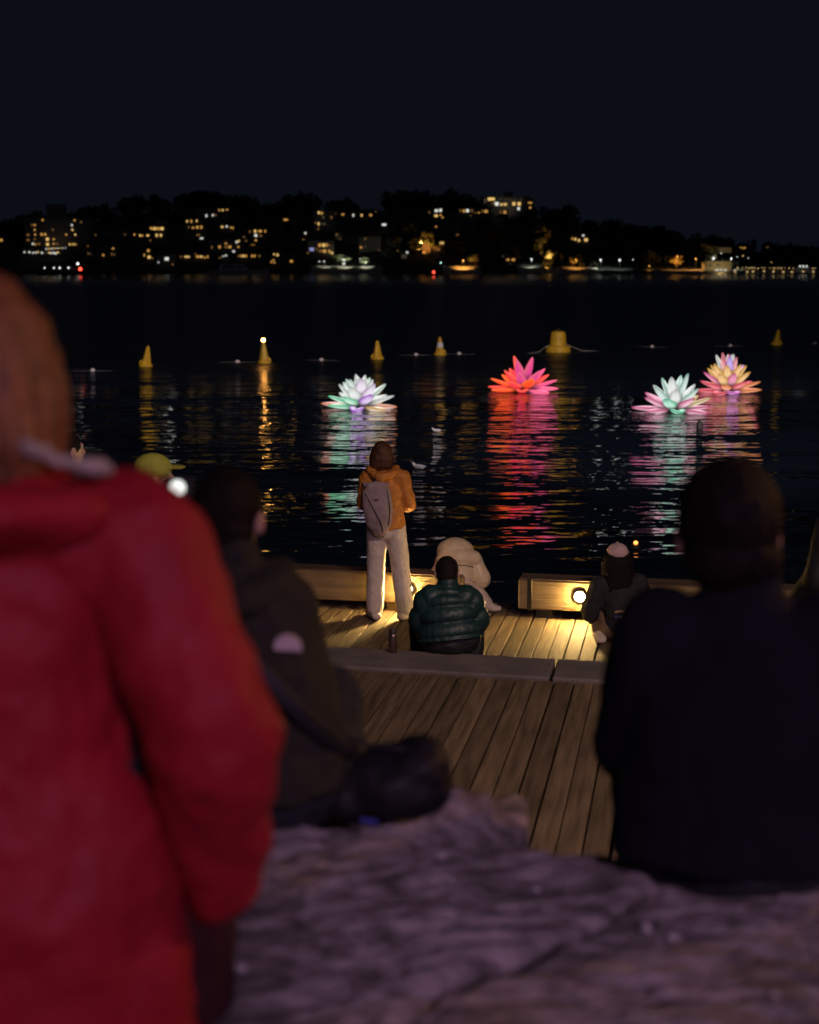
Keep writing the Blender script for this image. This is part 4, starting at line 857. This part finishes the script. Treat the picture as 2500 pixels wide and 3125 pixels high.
# ---- woman with cap on the short beam
NVY = mat('navy_sweat', (.018, .017, .022), .8, .3, 14, .004, 30)
CAPM = mat('cap_cloth', (.55, .38, .40), .8, .15, 14)
p = onz(1886, 1955, 0)
Jk = sit(pel=(.04, .0, .15), chest=(.02, .05, .42), neck=(.0, .07, .61), head=(-.005, .09, .74), sL=(-.165, .05, .50), sR=(.18, .05, .52), eL=(-.245, .05, .26), eR=(.275, .05, .28), wL=(-.16, .18, .13), wR=(.20, .24, .16),
         hL=(-.07, .0, .10), hR=(.12, .0, .10), kL=(-.15, .16, .28), kR=(.33, -.12, .10), aL=(-.165, .06, .07), aR=(.10, -.22, .06), tL=(-.17, -.06, .035), tR=(.0, -.24, .04))
def cap_(e, J, M):
    h = J['head']; E = M.to_euler()
    t = MB().ell(h + M @ V((0, -.012, .045)), (.098, .112, .088), E); t.ell(h + M @ V((0, .13, .05)), (.07, .055, .01), E)
    c = blob(t, 'cap', CAPM, e, .008, 1); MB().ell(h + M @ V((0, -.01, .135)), (.01, .01, .008)).build('button', CAPM, c)
    # worn chest print seen on the back: curved lettering band, pale lozenge, small block
    pr = MB(); N = 12
    for i in range(N):
        a = -.9 + 1.8 * i / (N - 1); pr.box((a * .062, -.118 + .012 * abs(a), .285 + .014 * math.cos(a * 1.5)), (.009, .004, .014 + .004 * (i % 3)), Euler((0, a * .35, 0)))
    pr.build('printed_arc', mat('print_ochre', (.5, .33, .16), .7), e)
    MB().ell((.01, -.128, .25), (.034, .003, .011)).build('printed_lozenge', mat('print_cream', (.6, .52, .42), .7), e)
    MB().box((.058, -.122, .257), (.034, .004, .022)).build('printed_block', mat('print_rose', (.45, .25, .25), .7), e)
    MB().box((-.045, -.124, .25), (.04, .004, .026)).build('printed_patch', mat('print_blue', (.05, .07, .2), .7), e)
person('woman in a pale pink cap with long dark curly hair sitting on the short beam', p, R(4), Jk, dict(m=NVY, torso=[(.16, .13), (.17, .14), (.165, .13), (.175, .12), (.14, .10), (.07, .07)], sleeve=(.085, .085, .055), hem=-.2, wr=.02, ws=.07, name='sweatshirt'),
       (mat('brown_trousers', (.16, .10, .06), .85, .2, 12), .09, .075, .06), CRM, (HAIRS['dark'], 'long'), fwd=(.05, 1, -.15), vox=.010, extra=cap_)
# ---- red coat in the foreground
REDC = mat('red_coat', (.35, .014, .026), .62, .14, 6, .006, 14, .25)
p = V((-.60, 2.02, 1.65))
Jr = stand(pel=(0, 0, .92), chest=(-.01, .0, 1.18), neck=(-.02, .01, 1.37), head=(-.02, .02, 1.515), sL=(-.19, 0, 1.25), sR=(.195, 0, 1.25), eL=(-.30, .02, 1.0), eR=(.31, -.09, .985), wL=(-.2, .22, .85), wR=(.31, .0, .70), dR=V((-.2, .95, -.1)), dL=V((.6, .6, -.3)))
def rhood(t, J):
    n_ = J['neck']
    t.sweep([n_ + V((-.16, .03, .0)), n_ + V((-.13, -.09, -.03)), n_ + V((0, -.14, -.06)), n_ + V((.13, -.10, -.07)), n_ + V((.17, .0, -.08))], [(.03, .04), (.04, .055), (.045, .07), (.04, .055), (.025, .035)], right=(0, .4, 1), n=14)
    t.sweep([J['pel'] + V((0, 0, .05)), J['pel'] + V((0, 0, -.2)), J['pel'] + V((0, 0, -.5))], [(.18, .15), (.265, .19), (.285, .20)], n=24)
def fur(e, J, M):
    blob(MB().sweep([V((.17, .05, 1.14)), V((.20, .06, .97)), V((.24, .07, .75)), V((.25, .08, .5))], [.06, .085, .085, .075], n=14), 'sleeve_shade', mat('coat_shade', (.035, .006, .008), .9, .2, 8), e, .012, 2, .02, .1)  # dark filler standing in for the shade between sleeve and coat
    n_ = J['neck']; pts = [n_ + V(q) for q in ((.085, -.11, .035), (.095, -.11, .03), (.11, -.10, .02), (.14, -.085, .008), (.165, -.07, .0), (.19, -.05, -.008))]
    t = MB().sweep(pts, [.004, .006, .008, .005, .014, .008], n=12)
    for k in range(160):
        i = random.randrange(5); q = lerp(pts[i], pts[i + 1], random.random()); d = V((random.gauss(0, 1), random.gauss(0, 1), random.gauss(0, 1))).normalized()
        t.sweep([q, q + d * random.uniform(.010, .02)], [.005, .002], n=5, sub=1)
    blob(t, 'fur_trim', mat('fur', (.42, .37, .31), .95, .3, 30), e, .006, 0)
    for x, z0, z1 in ((-.02, 1.22, .46), ): MB().sweep([V((x, -.142, z0)), V((x - .01, -.158, .9)), V((x - .01, -.21, z1))], [.004] * 3, n=6).build('seam', mat('red_dark', (.10, .008, .012), .8), e, smooth=True)
person('person in a long red coat with a pale fur trimmed hood and ginger bob', p, R(4), Jr, dict(m=REDC, torso=[(.18, .15), (.175, .15), (.185, .14), (.195, .135), (.16, .11), (.085, .085)], sleeve=(.105, .098, .064), hem=-.1, add=rhood, wr=.045, ws=.11, name='coat', sep=True),
       (DENIM, .11, .09, .075), BLK, (HAIRS['ginger'], 'bob'), fwd=(.25, 1, -.05), hk=1.12, vox=.011, extra=fur)
# ---- person in the olive jacket sitting on the ledge, holding up a small light
OLV = mat('olive_jacket', (.022, .021, .013), .85, .2, 7, .005, 18)
p = onz(*disp(560, 1722), ZR) + V((0, .03, -.015))
Jo = sit(pel=(0, .0, .13), chest=(-.045, .04, .38), neck=(-.075, .08, .54), head=(-.075, .12, .665), sL=(-.235, .06, .46), sR=(.04, .06, .47), eL=(-.32, .2, .38), eR=(.09, .10, .25), wL=(-.215, .30, .56), wR=(.10, .34, .18), dL=V((-.05, .02, 1)), nL=V((.2, 1, 0)))
def ohood(t, J):
    n_ = J['neck']; t.sweep([n_ + V((-.11, .02, -.0)), n_ + V((-.08, -.07, -.02)), n_ + V((0, -.10, -.045)), n_ + V((.08, -.06, -.02)), n_ + V((.11, .02, .0))], [(.03, .04), (.04, .055), (.05, .07), (.04, .055), (.03, .04)], right=(0, .4, 1), n=14)
def ologo(e, J, M):
    MB().add([(.05 + .03 * math.cos(a), y_ + .35 * .03 * math.cos(a), .418 + .026 * max(0, math.sin(a)) - .006 * (math.sin(a) < 0) + .3 * .03 * math.cos(a) * -.6) for y_ in (-.096, -.070) for a in np.linspace(0, 2 * math.pi, 20, endpoint=False)], [tuple(range(20)), tuple(range(39, 19, -1))] + [(i, (i + 1) % 20, 20 + (i + 1) % 20, 20 + i) for i in range(20)]).build('logo', mat('logo_pale', (.6, .5, .5), .6), e)
    MB().sweep([(-.16, -.02, .50), (-.05, -.118, .42), (.06, -.135, .30), (.15, -.09, .20), (.21, .0, .13)], [(.022, .006)] * 5, n=8, right=(.5, .2, 1)).build('strap', BLK, e, smooth=True)
person('person in an olive jacket with a pale shoulder logo sitting beside a black bag', p, R(6), Jo, dict(m=OLV, torso=[(.185, .15), (.19, .155), (.175, .14), (.175, .125), (.145, .105), (.075, .075)], sleeve=(.08, .075, .055), hem=-.3, collar=(.072, .04), wr=.04, ws=.09, add=ohood),
       (DENIM, .12, .09, .07), BLK, (HAIRS['dark'], 'short'), fwd=(.35, 1, -.1), hk=.92, vox=.011, extra=ologo, curl=.9)
q = at(*disp(374, 1027), 3.22)
tl = empty('phone', q); tl.rotation_euler = (0, 0, 0); tag(tl, 'phone held up with its white torch lit between the red coat and the olive jacket', 'phone')
MB().box((.0, .006, -.05), (.072, .009, .15), None, .003).build('case', BLK, tl)
MB().lathe([(.018, 0), (.018, .004), (.015, .007), (.003, .008)], n=20).build('torch', glow('torch_white', (.95, 1, .93), 1.3), tl).rotation_euler = (math.pi / 2, 0, 0)
# black bag on the ledge
q = onz(*disp(830, 1705), ZR); bg_ = empty('shoulder_bag', (q.x, 2.98, ZR - .02), R(-8)); tag(bg_, 'black soft shoulder bag slumped on the ledge edge', 'bag')
t = MB().ell((0, 0, .085), (.135, .10, .085)); t.ell((.055, 0, .125), (.075, .085, .07)); t.ell((-.10, .0, .07), (.10, .09, .07)); t.ell((-.16, 0, .13), (.05, .05, .08))
blob(t, 'bag_body', BLK, bg_, .010, 3, .03, .09)
MB().sweep([(-.23, 0, .27), (-.15, -.02, .22), (-.06, -.03, .185), (.0, -.03, .18), (.05, -.02, .17)], [(.009, .006)] * 5, n=8, right=(0, 1, 0)).build('strap', BLK, bg_, smooth=True)
MB().box((-.04, -.098, .035), (.04, .006, .012), Euler((0, .15, .1)), .002).build('buckle', mat('buckle_blue', (.06, .08, .35), .4), bg_)
# ---- man in navy sitting with his back to us
NVJ = mat('navy_jacket', (.008, .009, .014), .9, .2, 6, .004, 16, .15)
p = onz(*disp(1552, 1838), ZR) + V((0, .03, -.03))
Jn = sit(pel=(.0, .0, .13), chest=(.0, .03, .42), neck=(.0, .07, .585), head=(-.03, .10, .70), sL=(-.17, .04, .50), sR=(.18, .04, .51), eL=(-.205, .09, .25), eR=(.21, .09, .25))
person('man in a dark navy jacket sitting on the ledge with his back turned', p, R(-8), Jn, dict(m=NVJ, torso=[(.25, .17), (.25, .17), (.23, .155), (.205, .135), (.16, .11), (.078, .078)], sleeve=(.09, .085, .06), hem=-.25, collar=(.078, .035), wr=.028, ws=.13),
       (DENIM, .13, .10, .07), BLK, (HAIRS['dark'], 'thick'), fwd=(-.12, 1, -.1), hk=1.12, vox=.011)
# ---- standing people farther off on the upper deck
LIME = mat('lime_cloth', (.26, .27, .04), .8, .15, 12)
def capl(e, J, M):
    h = J['head']; E = M.to_euler(); t = MB().ell(h + M @ V((0, -.01, .045)), (.105, .118, .09), E); t.ell(h + M @ V((0, .13, .045)), (.075, .06, .011), E)
    blob(t, 'cap', LIME, e, .009, 1)
q = at(*disp(318, 1000), 8.4); person('person in a lime yellow cap and orange jacket standing on the upper deck', (q.x, q.y, ZU), R(-75), stand(), dict(m=ORJ, torso=[(.2, .15), (.2, .15), (.18, .13), (.19, .13), (.15, .10), (.08, .08)], sleeve=(.085, .08, .055), collar=(.08, .03)), (DENIM, .1, .085, .08), BLK, (HAIRS['dark'], 'short'), vox=.013, extra=capl)
q = at(*disp(138, 930), 9.6); person('dark haired person standing on the upper deck beyond the red coat', (q.x, q.y, ZU), R(-50), stand(), dict(m=NVY, torso=[(.19, .14), (.19, .14), (.17, .12), (.18, .12), (.14, .10), (.08, .08)], sleeve=(.08, .075, .055), collar=(.08, .03)), (DENIM, .1, .085, .08), BLK, (HAIRS['dark'], 'short'), vox=.013)
q = at(2590, 1560, 7.9); person('person in black standing on the upper deck past the man in navy', (q.x, q.y, ZU), R(40), stand(), dict(m=BLK, torso=[(.21, .15), (.21, .15), (.19, .14), (.2, .14), (.15, .10), (.08, .08)], sleeve=(.09, .085, .06), collar=(.08, .03)), (DENIM, .1, .085, .08), BLK, (HAIRS['dark'], 'short'), vox=.013)

# pale chips of stone on the ledge
for (x, y, k) in ((1362, 1936, 1.2), (1420, 1958, 1.0), (508, 2038, 1.0), (1130, 1840, .8), (930, 1790, .8), (1630, 2090, .7)):
    q = onz(*disp(x, y), ZR); g = MB().ell((0, 0, 0), (.012 * k, .009 * k, .006 * k), Euler((.2, .1, x)), 8, 5).build('stone_chip', mat('pale_chip', (.6, .56, .55), .7), None, (q.x, q.y, rock_h(q.x, q.y) + .004))
    for v in g.data.vertices: v.co *= 1 + .25 * mnoise.noise(v.co * 120)
    tag(g, 'pale chip of stone lying loose on the sandstone ledge', 'stone', 'loose chips on the ledge')
